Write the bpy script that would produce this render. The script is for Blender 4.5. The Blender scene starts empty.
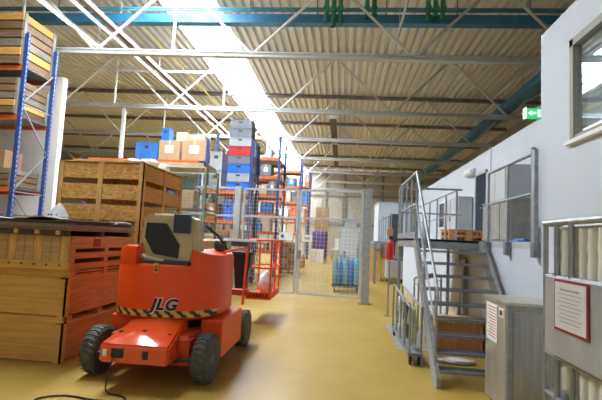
import bpy, bmesh, math, random
from mathutils import Vector, Matrix
random.seed(7)
S = bpy.context.scene
COL = S.collection
PI = math.pi

# ------------------------------------------------------------------ materials
MATS = {}
def mat(name, col, rough=.6, metal=0., var=.12, scale=6., bump=0., stretch=(1, 1, 1), col2=None, alpha=None, spec=.5, emit=None, estr=0):
    if name in MATS: return MATS[name]
    m = bpy.data.materials.new(name); m.use_nodes = True
    nt = m.node_tree; N = nt.nodes; L = nt.links
    b = N['Principled BSDF']
    b.inputs['Roughness'].default_value = rough; b.inputs['Metallic'].default_value = metal
    b.inputs['Specular IOR Level'].default_value = spec
    tc = N.new('ShaderNodeTexCoord'); mp = N.new('ShaderNodeMapping'); mp.inputs['Scale'].default_value = stretch
    L.new(tc.outputs['Object'], mp.inputs['Vector'])
    nz = N.new('ShaderNodeTexNoise'); nz.inputs['Scale'].default_value = scale; nz.inputs['Detail'].default_value = 5
    L.new(mp.outputs['Vector'], nz.inputs['Vector'])
    rp = N.new('ShaderNodeValToRGB')
    c2 = col2 or tuple(max(0, c * (1 - var * 2)) for c in col)
    rp.color_ramp.elements[0].position = .32; rp.color_ramp.elements[1].position = .68
    rp.color_ramp.elements[0].color = (*c2, 1); rp.color_ramp.elements[1].color = (*col, 1)
    L.new(nz.outputs['Fac'], rp.inputs['Fac']); L.new(rp.outputs['Color'], b.inputs['Base Color'])
    if bump:
        bp = N.new('ShaderNodeBump'); bp.inputs['Strength'].default_value = bump; bp.inputs['Distance'].default_value = .01
        L.new(nz.outputs['Fac'], bp.inputs['Height']); L.new(bp.outputs['Normal'], b.inputs['Normal'])
    if alpha is not None: b.inputs['Alpha'].default_value = alpha
    if emit:
        b.inputs['Emission Color'].default_value = (*emit, 1); b.inputs['Emission Strength'].default_value = estr
    MATS[name] = m
    return m

def wood(name, c1, c2, ax=0, rough=.65, scale=3.):
    st = [9., 9., 9.]; st[ax] = .8
    return mat(name, c1, rough, 0, 0, scale, .15, tuple(st), c2)

pine = wood('pine_board', (.76, .43, .11), (.60, .31, .07))
pine_y = wood('pine_board_deep', (.47, .24, .08), (.34, .16, .045), 1)
pine_z = wood('pine_upright', (.80, .48, .15), (.56, .31, .09), 2)
redwood = wood('orange_plank', (.60, .30, .11), (.44, .19, .06), 1)
oldwood = wood('weathered_wood', (.30, .18, .08), (.17, .10, .05), 0)
greywood = wood('grey_wood', (.30, .25, .19), (.18, .15, .11), 1)
palew = wood('pale_wood', (.60, .40, .18), (.46, .28, .11), 0)
darkwood = wood('dark_board', (.09, .06, .04), (.05, .035, .025), 0)
osb = mat('strand_board', (.82, .47, .13), .7, 0, 0, 16, .3, (1, 2, 2), (.46, .22, .055))
white = mat('white_panel', (.60, .64, .70), .55, 0, .015, 1.5)
whitep = mat('white_paint', (.85, .85, .84), .5, 0, .02, 3)
lgrey = mat('light_grey_paint', (.50, .51, .52), .5, 0, .05, 3)
mgrey = mat('mid_grey_paint', (.27, .28, .29), .5, 0, .08, 4)
dgrey = mat('dark_grey', (.06, .065, .075), .5, 0, .1, 5)
black = mat('black_plastic', (.018, .02, .026), .4, 0, .1, 5)
galv = mat('galvanised_steel', (.40, .42, .44), .45, .5, .14, 14, .05)
galvf = mat('fence_zinc', (.58, .60, .60), .5, .3, .08, 10)
galvd = mat('galvanised_grating', (.30, .32, .35), .5, .5, .15, 20, .1)
steelw = mat('truss_grey_paint', (.56, .56, .53), .5, .1, .06, 4)
steelwh = mat('truss_white_paint', (.80, .79, .75), .5, 0, .05, 4)
steeld = mat('truss_top_paint', (.27, .23, .23), .6, 0, .2, 6)
stainless = mat('brushed_stainless', (.66, .60, .49), .3, .65, .10, 3, .03, (8, 8, .5))
stainless_d = mat('stainless_front', (.46, .45, .43), .28, .75, .12, 3, .03, (8, 8, .5))
red = mat('lift_red_paint', (.92, .085, .008), .42, 0, .05, 3, spec=.35)
redd = mat('lift_red_worn', (.62, .055, .02), .45, 0, .2, 8, .1)
cream = mat('lift_cream_paint', (.60, .52, .27), .45, 0, .1, 5)
navyglass = mat('dark_panel', (.03, .045, .09), .3, 0, .2, 4)
rubber = mat('grey_rubber', (.12, .125, .105), .8, 0, .25, 20, .4)
rubberd = mat('black_rubber', (.02, .02, .02), .7, 0, .2, 10, .2)
yellow = mat('yellow_paint', (.80, .48, .09), .5, 0, .1, 6)
yellowp = mat('yellow_pipe_paint', (.85, .66, .12), .5, 0, .05, 6)
rackblue = mat('rack_blue_paint', (.035, .085, .30), .45, 0, .15, 8)
rackor = mat('rack_orange_paint', (.78, .17, .035), .45, 0, .12, 6)
ductblue = mat('duct_blue', (.04, .21, .38), .35, .1, .12, 4)
ductlt = mat('pipe_light_blue', (.10, .36, .46), .35, .1, .12, 4)
green = mat('valve_green', (.03, .30, .17), .4, 0, .2, 8)
bplast = mat('blue_plastic', (.05, .22, .62), .4, 0, .12, 4)
bplast2 = mat('bright_blue_plastic', (.03, .20, .85), .4, 0, .1, 4)
cyanp = mat('cyan_plastic', (.18, .48, .62), .4, 0, .15, 5)
gplast = mat('grey_plastic', (.22, .24, .28), .45, 0, .12, 4)
lgplast = mat('pale_grey_plastic', (.48, .50, .53), .45, 0, .1, 4)
redp = mat('red_plastic', (.72, .03, .03), .4, 0, .1, 4)
carton = mat('cardboard', (.56, .35, .19), .8, 0, .07, 5)
cartonl = mat('pale_cardboard', (.70, .52, .35), .8, 0, .06, 5)
cartond = mat('brown_cardboard', (.40, .22, .11), .8, 0, .08, 5)
tape = mat('packing_tape', (.72, .58, .38), .4, 0, .03, 5)
paper_o = mat('off_white_paper', (.62, .60, .55), .7, 0, .02, 5)
paper = mat('white_paper', (.86, .86, .84), .7, 0, .02, 5)
ink = mat('grey_ink', (.35, .33, .33), .8, 0, .1, 30)
redink = mat('red_border', (.30, .012, .02), .6, 0, .1, 5)
tankp = mat('tank_plastic', (.68, .66, .56), .45, 0, .05, 3)
plate = mat('zinc_plate', (.46, .49, .50), .45, .5, .1, 6)
bagp = mat('pale_bag', (.78, .77, .74), .6, 0, .1, 10, .4)
purple = mat('purple_wrap', (.16, .09, .30), .5, 0, .3, 9, .2)
taupe = mat('taupe_frame', (.33, .30, .25), .5, 0, .05, 5)
greeny = mat('cage_green_wire', (.36, .46, .34), .5, .3, .15, 8)
hosem = mat('pale_green_hose', (.55, .62, .42), .5, 0, .2, 10)

def floor_mat():
    m = bpy.data.materials.new('epoxy_floor'); m.use_nodes = True
    nt = m.node_tree; N = nt.nodes; L = nt.links; b = N['Principled BSDF']
    tc = N.new('ShaderNodeTexCoord'); n1 = N.new('ShaderNodeTexNoise'); n1.inputs['Scale'].default_value = .55; n1.inputs['Detail'].default_value = 8
    n1.inputs['Roughness'].default_value = .65
    L.new(tc.outputs['Object'], n1.inputs['Vector'])
    rp = N.new('ShaderNodeValToRGB'); e = rp.color_ramp.elements
    e[0].position = .3; e[0].color = (.37, .235, .040, 1); e[1].position = .7; e[1].color = (.47, .31, .062, 1)
    L.new(n1.outputs['Fac'], rp.inputs['Fac']); L.new(rp.outputs['Color'], b.inputs['Base Color'])
    n2 = N.new('ShaderNodeTexNoise'); n2.inputs['Scale'].default_value = 4; n2.inputs['Detail'].default_value = 6
    L.new(tc.outputs['Object'], n2.inputs['Vector'])
    mr = N.new('ShaderNodeMapRange'); mr.inputs['To Min'].default_value = .34; mr.inputs['To Max'].default_value = .46
    L.new(n2.outputs['Fac'], mr.inputs['Value']); L.new(mr.outputs['Result'], b.inputs['Roughness'])
    bp = N.new('ShaderNodeBump'); bp.inputs['Strength'].default_value = .05; bp.inputs['Distance'].default_value = .02
    L.new(n2.outputs['Fac'], bp.inputs['Height']); L.new(bp.outputs['Normal'], b.inputs['Normal'])
    return m
floorm = floor_mat()

def sheet_mat(name, tfac, col):
    m = bpy.data.materials.new(name); m.use_nodes = True
    nt = m.node_tree; N = nt.nodes; L = nt.links; N.remove(N['Principled BSDF'])
    o = N['Material Output']; t = N.new('ShaderNodeBsdfTransparent'); d = N.new('ShaderNodeBsdfTranslucent'); g = N.new('ShaderNodeBsdfGlossy')
    g.inputs['Roughness'].default_value = .15
    d.inputs['Color'].default_value = (*col, 1)
    mx = N.new('ShaderNodeMixShader'); mx.inputs[0].default_value = tfac
    L.new(d.outputs[0], mx.inputs[1]); L.new(t.outputs[0], mx.inputs[2])
    m2 = N.new('ShaderNodeMixShader'); m2.inputs[0].default_value = .06
    L.new(mx.outputs[0], m2.inputs[1]); L.new(g.outputs[0], m2.inputs[2]); L.new(m2.outputs[0], o.inputs['Surface'])
    return m
poly = sheet_mat('skylight_polycarbonate', .8, (.9, .9, .9))
film = sheet_mat('clear_film', .6, (.7, .75, .8))
def glass_mat():
    m = bpy.data.materials.new('office_glass'); m.use_nodes = True
    nt = m.node_tree; N = nt.nodes; L = nt.links; N.remove(N['Principled BSDF'])
    o = N['Material Output']; t = N.new('ShaderNodeBsdfTransparent'); g = N.new('ShaderNodeBsdfGlossy')
    t.inputs['Color'].default_value = (.72, .84, .88, 1); g.inputs['Roughness'].default_value = .02
    mx = N.new('ShaderNodeMixShader'); mx.inputs[0].default_value = .35
    L.new(t.outputs[0], mx.inputs[1]); L.new(g.outputs[0], mx.inputs[2]); L.new(mx.outputs[0], o.inputs['Surface'])
    return m
glass = glass_mat()
roofm = mat('corrugated_roof_paint', (.80, .77, .70), .6, 0, .04, 2)
farwall = mat('far_wall_panel', (.50, .44, .35), .7, 0, .05, 2)
lampm = mat('lamp_tube', (.9, .9, .9), .5, emit=(1, .97, .9), estr=6)
exitm = mat('exit_green_lit', (.02, .35, .12), .4, emit=(.02, .55, .16), estr=.7)
exitw = mat('exit_white_lit', (.8, .95, .85), .4, emit=(.7, 1, .8), estr=1.3)

# ------------------------------------------------------------------ mesh builder
class MB:
    def __init__(s): s.bm = bmesh.new(); s.mats = []; s.smooth = False
    def mi(s, m):
        if m is None: return 0
        if m not in s.mats: s.mats.append(m)
        return s.mats.index(m)
    def fin(s, vs, fs, m, mtx=None):
        bv = [s.bm.verts.new(mtx @ Vector(v) if mtx else Vector(v)) for v in vs]; k = s.mi(m)
        out = []
        for f in fs:
            try: nf = s.bm.faces.new([bv[i] for i in f]); nf.material_index = k; out.append(nf)
            except ValueError: pass
        return bv, out
    def box(s, x0, y0, z0, x1, y1, z1, m=None, bev=0, mtx=None):
        if x0 > x1: x0, x1 = x1, x0
        if y0 > y1: y0, y1 = y1, y0
        if z0 > z1: z0, z1 = z1, z0
        v = [(x0, y0, z0), (x1, y0, z0), (x1, y1, z0), (x0, y1, z0), (x0, y0, z1), (x1, y0, z1), (x1, y1, z1), (x0, y1, z1)]
        f = [(0, 3, 2, 1), (4, 5, 6, 7), (0, 1, 5, 4), (1, 2, 6, 5), (2, 3, 7, 6), (3, 0, 4, 7)]
        bv, bf = s.fin(v, f, m, mtx)
        if bev:
            es = list({e for q in bf for e in q.edges})
            bmesh.ops.bevel(s.bm, geom=es, offset=bev, segments=2, affect='EDGES', profile=.5)
        return s
    def bar(s, p, q, w, h, m=None):
        p = Vector(p); q = Vector(q); d = q - p; l = d.length
        if l < 1e-6: return s
        z = d.normalized(); ref = Vector((0, 0, 1)) if abs(z.z) < .95 else Vector((0, 1, 0))
        x = ref.cross(z).normalized(); y = z.cross(x)
        mt = Matrix((x, y, z)).transposed().to_4x4(); mt.translation = p
        return s.box(-w / 2, -h / 2, 0, w / 2, h / 2, l, m, 0, mt)
    def tube(s, p, q, r, m=None, n=8, r2=None):
        p = Vector(p); q = Vector(q); d = q - p
        if d.length < 1e-6: return s
        z = d.normalized(); ref = Vector((0, 0, 1)) if abs(z.z) < .95 else Vector((0, 1, 0))
        x = ref.cross(z).normalized(); y = z.cross(x); r2 = r if r2 is None else r2
        vs = [p + (x * math.cos(2 * PI * i / n) + y * math.sin(2 * PI * i / n)) * r for i in range(n)]
        vs += [q + (x * math.cos(2 * PI * i / n) + y * math.sin(2 * PI * i / n)) * r2 for i in range(n)]
        fs = [(i, (i + 1) % n, n + (i + 1) % n, n + i) for i in range(n)] + [tuple(range(n))[::-1], tuple(range(n, 2 * n))]
        s.fin(vs, fs, m); return s
    def path(s, pts, r, m=None, n=8):
        for a, b in zip(pts, pts[1:]): s.tube(a, b, r, m, n)
        return s
    def prism(s, pts, a0, a1, axis='z', m=None):
        """pts: 2D outline; extruded along axis from a0 to a1"""
        def mk(p, a):
            return {'z': (p[0], p[1], a), 'y': (p[0], a, p[1]), 'x': (a, p[0], p[1])}[axis]
        n = len(pts); vs = [mk(p, a0) for p in pts] + [mk(p, a1) for p in pts]
        fs = [(i, (i + 1) % n, n + (i + 1) % n, n + i) for i in range(n)] + [tuple(range(n))[::-1], tuple(range(n, 2 * n))]
        s.fin(vs, fs, m); return s
    def lathe(s, prof, c, axis='z', m=None, n=24):
        """prof: list of (r, h) closed by caps at the ends"""
        vs = []; fs = []
        for r, h in prof:
            for i in range(n):
                a = 2 * PI * i / n; u, v = r * math.cos(a), r * math.sin(a)
                vs.append({'z': (c[0] + u, c[1] + v, c[2] + h), 'x': (c[0] + h, c[1] + u, c[2] + v), 'y': (c[0] + u, c[1] + h, c[2] + v)}[axis])
        for k in range(len(prof) - 1):
            for i in range(n):
                j = (i + 1) % n; fs.append((k * n + i, k * n + j, (k + 1) * n + j, (k + 1) * n + i))
        fs.append(tuple(range(n))[::-1]); fs.append(tuple(range((len(prof) - 1) * n, len(prof) * n)))
        s.fin(vs, fs, m); return s
    def build(s, name, m=None, parent=None, loc=(0, 0, 0), rotz=0, smooth=False, label=None):
        bmesh.ops.recalc_face_normals(s.bm, faces=s.bm.faces[:])
        me = bpy.data.meshes.new(name); s.bm.to_mesh(me); s.bm.free()
        for q in (s.mats or [m]): me.materials.append(q)
        if smooth:
            for p in me.polygons: p.use_smooth = True
            try: me.set_sharp_from_angle(angle=math.radians(40))
            except Exception: pass
        o = bpy.data.objects.new(name, me); COL.objects.link(o)
        o.location = loc; o.rotation_euler = (0, 0, rotz)
        if parent: o.parent = parent
        if label: o['label'] = label
        return o

def tag(o, label, cat, group=None, kind=None):
    o['label'] = label; o['category'] = cat
    if group: o['group'] = group
    if kind: o['kind'] = kind
    return o
def thing(name, label, cat, loc=(0, 0, 0), rotz=0, group=None):
    o = bpy.data.objects.new(name, None); COL.objects.link(o); o.location = loc; o.rotation_euler = (0, 0, rotz)
    o.empty_display_size = .1
    return tag(o, label, cat, group)
def struct(o): o['kind'] = 'structure'; return o
def dup(root, loc, rotz=None, label=None, group=None, scale=None):
    def cp(o, par):
        c = o.copy(); COL.objects.link(c); c.parent = par
        for ch in list(o.children):
            if ch.name != c.name: cp(ch, c)
        return c
    r = root.copy(); COL.objects.link(r); r.location = loc
    for ch in list(root.children): cp(ch, r)
    if rotz is not None: r.rotation_euler = (0, 0, rotz)
    if scale: r.scale = scale
    if label: r['label'] = label
    if group: r['group'] = group
    return r

# ------------------------------------------------------------------ setting
struct(MB().box(-27, -8, -.1, 10, 47, 0).build('floor', floorm))

struct(MB().box(.95, 7.3, 0, 1.9, 9.6, .003).build('floor_patch', mat('grey_concrete', (.31, .29, .22), .6, 0, .15, 3)))
ROOF = 9.05
def roof(name, x0, x1):
    pts = []; p = .30; x = x0
    prof = [(0, 0), (.15, 0), (.17, .17), (.28, .17)]
    while x < x1 - .01:
        for dx, dz in prof:
            if x + dx <= x1: pts.append((x + dx, ROOF + dz))
        x += p
    pts.append((x1, ROOF)); pts.append((x1, ROOF + .24)); pts.append((x0, ROOF + .24))
    m = MB(); 
    n = len(pts)
    lower = pts[:-2]
    # underside strip quads + upper cap
    for a, b in zip(lower, lower[1:]):
        m.fin([(a[0], -8, a[1]), (b[0], -8, b[1]), (b[0], 47, b[1]), (a[0], 47, a[1])], [(0, 1, 2, 3)], None)
    m.fin([(x0, -8, ROOF + .24), (x1, -8, ROOF + .24), (x1, 47, ROOF + .24), (x0, 47, ROOF + .24)], [(0, 1, 2, 3)], None)
    me = m.build(name, roofm); return struct(me)
roof('ceiling_left', -27.12, -6.12)
roof('ceiling_right', -4.24, 10)
r = MB()
for y in (8, 14.0):
    pass
w1 = struct(MB().box(-6.12, -8, ROOF + .05, -4.24, 47, ROOF + .07).build('window_1', poly))
fr = MB()
for x in (-6.14, -4.26): fr.box(x, -8, ROOF - .03, x + .04, 47, ROOF + .12)
for y in range(-5, 47, 6): fr.box(-6.12, y, ROOF - .02, -4.24, y + .05, ROOF + .05)
fr.build('window_frame', whitep, w1)

struct(MB().box(-27.2, -8, 0, -27, 47, ROOF + .1).build('wall_left', mat('grey_wall', (.34, .33, .31), .7, 0, .01, 1)))
struct(MB().box(10, -8, 0, 10.2, 47, ROOF + .1).build('wall_right', mat('grey_wall', (.34, .33, .31), .7, 0, .01, 1)))
wb = struct(MB().box(-27, 47, 0, 10, 47.2, ROOF + .1).build('wall_back', farwall))
m = MB()
for x in range(-12, 10, 2): m.box(x, 46.8, 0, x + .22, 47, ROOF)
for z in (3.2, 6.3): m.box(-14, 46.85, z, 10, 47, z + .2)
m.build('wall_rail', mgrey, wb)
m = MB()
for x, z in ((-1.6, 3.6), (.6, 3.6), (2.8, 3.6), (-3.8, 3.6)): m.box(x, 46.9, z, x + 1.5, 47, z + 2.4)
m.build('wall_panel', mat('far_panel_pale', (.62, .56, .46), .6), wb)
struct(MB().box(-27, -8.2, 0, 10, -8, ROOF + .1).build('wall_front', mat('grey_wall', (.34, .33, .31), .7, 0, .01, 1)))
struct(MB().box(-12.6, 12.0, 0, -8.42, 12.2, 6.12).build('wall_partition', whitep))

# offices on the right ------------------------------------------------
OX = 2.35
wn = MB()                       # near office, window opening y 2.6..4.8, z 2.84..3.94
wn.box(OX, -6, 0, OX + .14, 5.49, 2.84); wn.box(OX, -6, 3.94, OX + .14, 5.49, 4.33)
wn.box(OX, 4.79, 2.84, OX + .14, 5.49, 3.94); wn.box(OX, -6, 2.84, OX + .14, 2.0, 3.94)
struct(wn.build('wall_office', white))
struct(MB().box(OX + .14, 5.35, 1.8, 6, 5.49, 4.33).build('wall_office_end', white))
struct(MB().box(OX + .14, -6, 4.2, 6, 5.35, 4.33).build('ceiling_office', whitep))
struct(MB().box(6, -6, 1.8, 6.1, 5.49, 4.33).build('wall_office_inner', mat('office_inner', (.55, .60, .62), .7)))
struct(MB().box(OX + .14, -6, 1.7, 6, 5.35, 1.8).build('floor_office', lgrey))
w2 = struct(MB().box(OX + .035, 2.06, 2.9, OX + .045, 4.73, 3.88).build('window_2', glass))
m = MB(); t = .07
m.box(OX - .012, 4.72, 2.84, OX + .13, 4.79, 3.94).box(OX - .012, 2.0, 2.84, OX + .13, 2.07, 3.94)
m.box(OX - .012, 2.0, 3.86, OX + .13, 4.79, 3.94).box(OX + .0, 2.0, 2.84, OX + .13, 4.79, 2.90)
m.build('window_frame', taupe, w2)
MB().box(OX - .05, 1.97, 2.805, OX + .03, 4.83, 2.845).build('window_sill', whitep, w2)

struct(MB().box(OX, 5.49, 0, OX + .12, 17.2, 1.70).build('wall_lower', white))
struct(MB().box(OX + .0, 5.49, 1.70, 4.0, 17.2, 1.79).build('floor_mezzanine', lgrey))
struct(MB().box(4.0, 5.49, 0, 4.14, 24, 4.42).build('wall_upper', white))
tr = MB()
for y in (8.35, 12.4): tr.box(3.985, y, 1.8, 4.0, y + .035, 4.42)
struct(tr.build('trim_1', lgrey))
d1 = struct(MB().box(3.955, 12.75, 1.79, 4.0, 13.6, 3.80).build('door_1', mat('door_dark', (.045, .055, .07), .9, spec=.1)))
m = MB(); m.box(3.97, 12.68, 1.79, 4.0, 12.76, 3.88).box(3.93, 13.59, 1.79, 4.0, 13.67, 3.88).box(3.93, 12.68, 3.79, 4.0, 13.67, 3.88)
m.build('door_frame', lgrey, d1)
m = MB(); m.tube((3.955, 12.86, 2.8), (3.90, 12.86, 2.8), .015).tube((3.90, 12.86, 2.8), (3.90, 13.0, 2.8), .012); m.build('door_handle', galv, d1)
w3 = struct(MB().box(3.96, 17.3, 2.4, 3.99, 18.6, 3.35).build('window_3', navyglass))
m = MB(); m.box(3.93, 17.22, 2.32, 4.0, 17.3, 3.43).box(3.93, 18.6, 2.32, 4.0, 18.68, 3.43).box(3.93, 17.22, 3.35, 4.0, 18.68, 3.43).box(3.93, 17.22, 2.32, 4.0, 18.68, 2.4)
m.build('window_frame', whitep, w3)

# ------------------------------------------------------------------ roof trusses
SK = .035
def truss(y, label, tie=False):
    t = thing('roof_truss', label, 'roof truss', (0, y, 0), math.atan(SK), 'steel roof trusses')
    MB().box(-26.5, -.09, 6.62, 9.8, .09, 6.66).box(-26.5, -.02, 6.66, 9.8, .02, 6.78).box(-26.5, -.05, 6.75, 9.8, .05, 6.79).build('bottom_chord', steelw, t)
    MB().box(-26.5, -.09, 8.86, 9.8, .09, 9.02).build('top_chord', steeld, t)
    bx = [-25.2, -20.7, -16.2, -11.7, -7.2, -2.7, 1.75, 6.2]; tx = [-26.4, -22.95, -18.45, -13.95, -9.45, -4.95, -.5, 3.97, 8.4]
    for i, b in enumerate(bx):
        for c in (tx[i], tx[i + 1]):
            MB().tube((b, 0, 6.72), (c, 0, 8.9), .042, None, 8).build('diagonal_brace', steelwh if b < 0 else steelw, t)
    for c in (-9.45, -4.95):
        MB().tube((c, 0, 6.72), (c, 0, 8.9), .045, None, 8).build('vertical_strut', steelwh, t)
    if tie:
        MB().box(-12.6, -.04, 8.14, -4.3, .04, 8.23).build('tie_beam', steelwh, t)
ords = ['nearest', 'second', 'third', 'fourth', 'fifth', 'sixth', 'seventh']
for i, y in enumerate((11.75, 17.05, 22.0, 27.3, 32.7, 38.1, 43.5)):
    truss(y, f'grey steel lattice truss under the roof, {ords[i]} one from the camera', i == 1)

for i, (x, y) in enumerate(((-9.0, 17.05), (-9.0, 27.3))):
    t = thing('steel_column', f'slim pale steel column holding the roof trusses on the left, {["nearer", "farther"][i]} one', 'column', (x, y + x * SK, 0))
    MB().box(-.06, -.06, .02, .06, .06, 6.6).build('shaft', steelwh, t)
    MB().box(-.15, -.15, 0, .15, .15, .02).build('base_plate', galvd, t)
# overhead services
def along_y(name, label, cat, x, z, y0, y1, fn, group=None):
    o = fn(); return o
m = MB(); m.box(-26, -.13, -.13, 9.9, .13, .13)
t = thing('pipe_run', 'blue duct with thin pipes crossing the hall below the corrugated roof', 'pipe', (0, 12.35, 8.05), math.atan(SK * .3))
m.build('duct', ductblue, t)
for z, yy in ((.30, 0), (.42, .1)):
    MB().tube((-26, yy, z), (9.9, yy, z), .035, None, 8).build('pipe', ductlt, t)
for x in range(-13, 10, 2): MB().box(x, -.02, .1, x + .03, .02, .98).build('hanger', galvd, t)
t = thing('pipe_run', 'blue duct running lengthways above the office roof on the right', 'pipe', (7.3, 12.75, 8.1))
MB().box(-.30, 0, -.2, .3, 34, .12).build('duct', ductblue, t)
MB().tube((.0, 0, .3), (.0, 34, .3), .06).build('pipe', ductlt, t)
for y in range(0, 34, 3): MB().box(-.01, y, .1, .01, y + .03, .94).build('hanger', galvd, t)

def valves(x, label, n, drop):
    t = thing('valve_cluster', label, 'pipe valve', (x, 12.1, 8.05))
    for k in range(n):
        dx = (k - (n - 1) / 2) * .20
        m = MB(); m.tube((dx, 0, .5), (dx, 0, -drop[k]), 0.065, None, 10); m.tube((dx, 0, -drop[k] + .0), (dx, 0, -drop[k] + .06), .085, None, 10)
        m.build('drop_pipe', green, t, smooth=True)
        MB().lathe([(.03, 0), (.09, .01), (.09, .04), (.03, .05)], (dx, -.1, .22), 'y', None, 12).build('hand_wheel', green, t)
    return t
valves(-.50, 'two green drop pipes with valves hanging from the blue duct', 3, [.16, .30, .24])
valves(.55, 'small green valve group on the blue duct, right of centre', 2, [.05, -.02])
valves(2.35, 'green valves on the blue duct nearest the office wall', 3, [.12, .02, .1])

t = thing('cable_tray', 'white sided cable tray with brown base running back under the left roof', 'cable tray', (-7.55, 9, 7.75))
for x in (0, .42): MB().box(x, 0, 0, x + .05, 17, .1).build('side_rail', whitep, t)
MB().box(.27, 0, .02, .42, 17, .04).build('tray_base', mat('brown_tray', (.20, .13, .10), .6), t)
for y in range(1, 17, 3): MB().box(.2, y, .05, .22, y + .02, 1.28).box(.02, y, .04, .45, y + .03, .06).build('hanger', steelwh, t)
t = thing('fluorescent_light', 'long white fluorescent batten beside the cable tray, top left', 'ceiling light', (-8.0, 9.6, 7.5))
MB().box(-.06, 0, 0, .06, 3.9, .06).build('housing', whitep, t)
MB().tube((0, .1, -.03), (0, 3.8, -.03), .025, None, 8).build('tube_lamp', lampm, t)
for y in (.6, 3.3): MB().tube((0, y, .06), (0, y, 1.54), .012).build('hanger', steelwh, t)
t = thing('gas_pipe', 'thin yellow pipe running back below the left roof', 'pipe', (-7.2, 9, 8.7))
MB().tube((0, 0, 0), (.35, 26, 0), .028, None, 8).build('pipe', yellowp, t)
for y in range(1, 26, 4): MB().tube((y * .0135, y, 0), (y * .0135, y, .4), .01).build('hanger', steelwh, t)
t = thing('conduit', 'pale conduit dropping light along the roof, right of the green pipes', 'conduit', (1.35, 9.9, 7.55))
MB().tube((0, 0, 0), (-.0, 3.6, 0), .035).build('conduit_pipe', steelw, t)
for y in (.3, 2.0): MB().tube((0, y, 0), (0, y, 1.5), .01).build('hanger', steelw, t)
t = thing('light_trunking', 'dark brown lighting trunk with bright end caps under the middle of the roof', 'ceiling light', (-.72, 22, 7.9))
MB().box(-.17, 0, 0, .17, 15, .22).build('trunk', mat('trunk_brown', (.09, .06, .045), .5), t)
for y in (-.1, 6.0, 12): MB().box(-.2, y, -.08, .2, y + .12, .26).build('end_cap', steelwh, t)
for y in (.2, 5, 10, 14.5): MB().tube((0, y, .2), (0, y, 1.14), .02).build('hanger', steelw, t)

# exit sign
t = thing('exit_sign', 'green lit running man exit sign at the top corner of the office wall', 'exit sign', (2.415, 5.84, 3.45), math.radians(4))
MB().box(-.125, -.03, -.065, .125, .03, .065, None, .006).build('housing', exitm, t)
m = MB(); m.prism([(-.09, 0), (-.05, .035), (-.05, .012), (.005, .012), (.005, -.012), (-.05, -.012), (-.05, -.035)], -.036, -.031, 'y')
m.build('arrow_symbol', exitw, t)
m = MB(); m.box(.03, -.035, -.045, .105, -.031, .045); m.build('door_symbol', exitw, t)
m = MB(); m.lathe([(.009, 0), (.009, .003)], (.062, -.040, .03), 'y', None, 12)
m.bar((.06, -.038, .018), (.068, -.038, -.008), .014, .003).bar((.068, -.038, -.008), (.05, -.038, -.035), .008, .003).bar((.068, -.038, -.008), (.088, -.038, -.03), .008, .003).bar((.06, -.038, .015), (.042, -.038, -.002), .006, .003).bar((.062, -.038, .015), (.085, -.038, .005), .006, .003)
m.build('running_man', exitm, t)
MB().box(-.128, -.035, -.068, -.112, .032, .068).build('side_edge', exitw, t)
MB().box(.03, -.34, .065, .07, .02, .08).build('bracket', mgrey, t)

# ------------------------------------------------------------------ near right: storage tank in cage
t = thing('intermediate_bulk_container', 'pale plastic liquid tank in a galvanised cage by the office wall', 'tank container', (1.3, 1.8, .72))
def tank_outline():
    x0, x1, y0, y1, r_ = .03, .97, .03, 1.15, .09; pts = []
    for cx_, cy_, a0 in ((x1 - r_, y1 - r_, 0), (x0 + r_, y1 - r_, 90), (x0 + r_, y0 + r_, 180), (x1 - r_, y0 + r_, 270)):
        for k in range(5):
            a = math.radians(a0 + k * 22.5); pts.append((cx_ + r_ * math.cos(a), cy_ + r_ * math.sin(a)))
    return pts
m = MB(); o_ = tank_outline(); cx_, cy_ = .515, .58
rings = [(.14, .97), (.18, 1), (.35, 1), (.38, .985), (.42, 1), (.62, 1), (.65, .985), (.69, 1), (.9, 1), (.95, .985), (1.0, 1), (1.10, .985), (1.135, .95)]
vs = []; fs = []; n = len(o_)
for z, sc in rings: vs += [(cx_ + (x - cx_) * sc, cy_ + (y - cy_) * sc, z) for x, y in o_]
for k in range(len(rings) - 1):
    for i in range(n): j = (i + 1) % n; fs.append((k * n + i, k * n + j, (k + 1) * n + j, (k + 1) * n + i))
fs += [tuple(range(n))[::-1], tuple(range((len(rings) - 1) * n, len(rings) * n))]
m.fin(vs, fs, None)
# vertical swages on the visible side
for k in range(11):
    y = .11 + k * .096; m.tube((.052, y, .18), (.052, y, 1.11), .042, None, 10)
m.build('tank', tankp, t, smooth=True)
m = MB(); m.lathe([(.11, 0), (.11, .05), (.09, .06)], (.5, .6, 1.1), 'z', None, 20); m.build('filler_cap', mat('cap_red', (.5, .05, .04), .5), t)
for z in (.11, .35, .58, .82, 1.15):
    m = MB(); r_ = .014 if z < 1.1 else .02
    m.tube((0, 0, z), (0, 1.18, z), r_).tube((1, 0, z), (1, 1.18, z), r_).tube((0, 0, z), (1, 0, z), r_).tube((0, 1.18, z), (1, 1.18, z), r_)
    m.build('cage_rail', galv, t)
for y in (.02, .33, .85, 1.02, 1.165):
    MB().tube((0.0, y, .05), (0.0, y, 1.15), .017).build('cage_upright', galv, t)
for x in (.3, .6, 1.0):
    for y in (0, 1.18): MB().tube((x, y, .05), (x, y, 1.15), .015).build('cage_upright', galv, t)
m = MB(); m.box(-.035, .1, .37, -.018, 1.10, .82, None, .003); m.build('name_plate', plate, t)
m = MB(); m.box(-.042, .60, .525, -.036, .96, .815); b_ = m.build('notice_border', redink, t)
m = MB(); m.box(-.046, .615, .54, -.043, .945, .80); p_ = m.build('notice_sheet', paper_o, b_)
m = MB(); m.box(-.048, .68, .755, -.0465, .88, .765)
for k in range(8): m.box(-.048, .65 + (k % 3) * .02, .735 - k * .022, -.0465, .91 - (k % 2) * .03, .739 - k * .022)
m.build('notice_text', ink, t)
m = MB()
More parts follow.
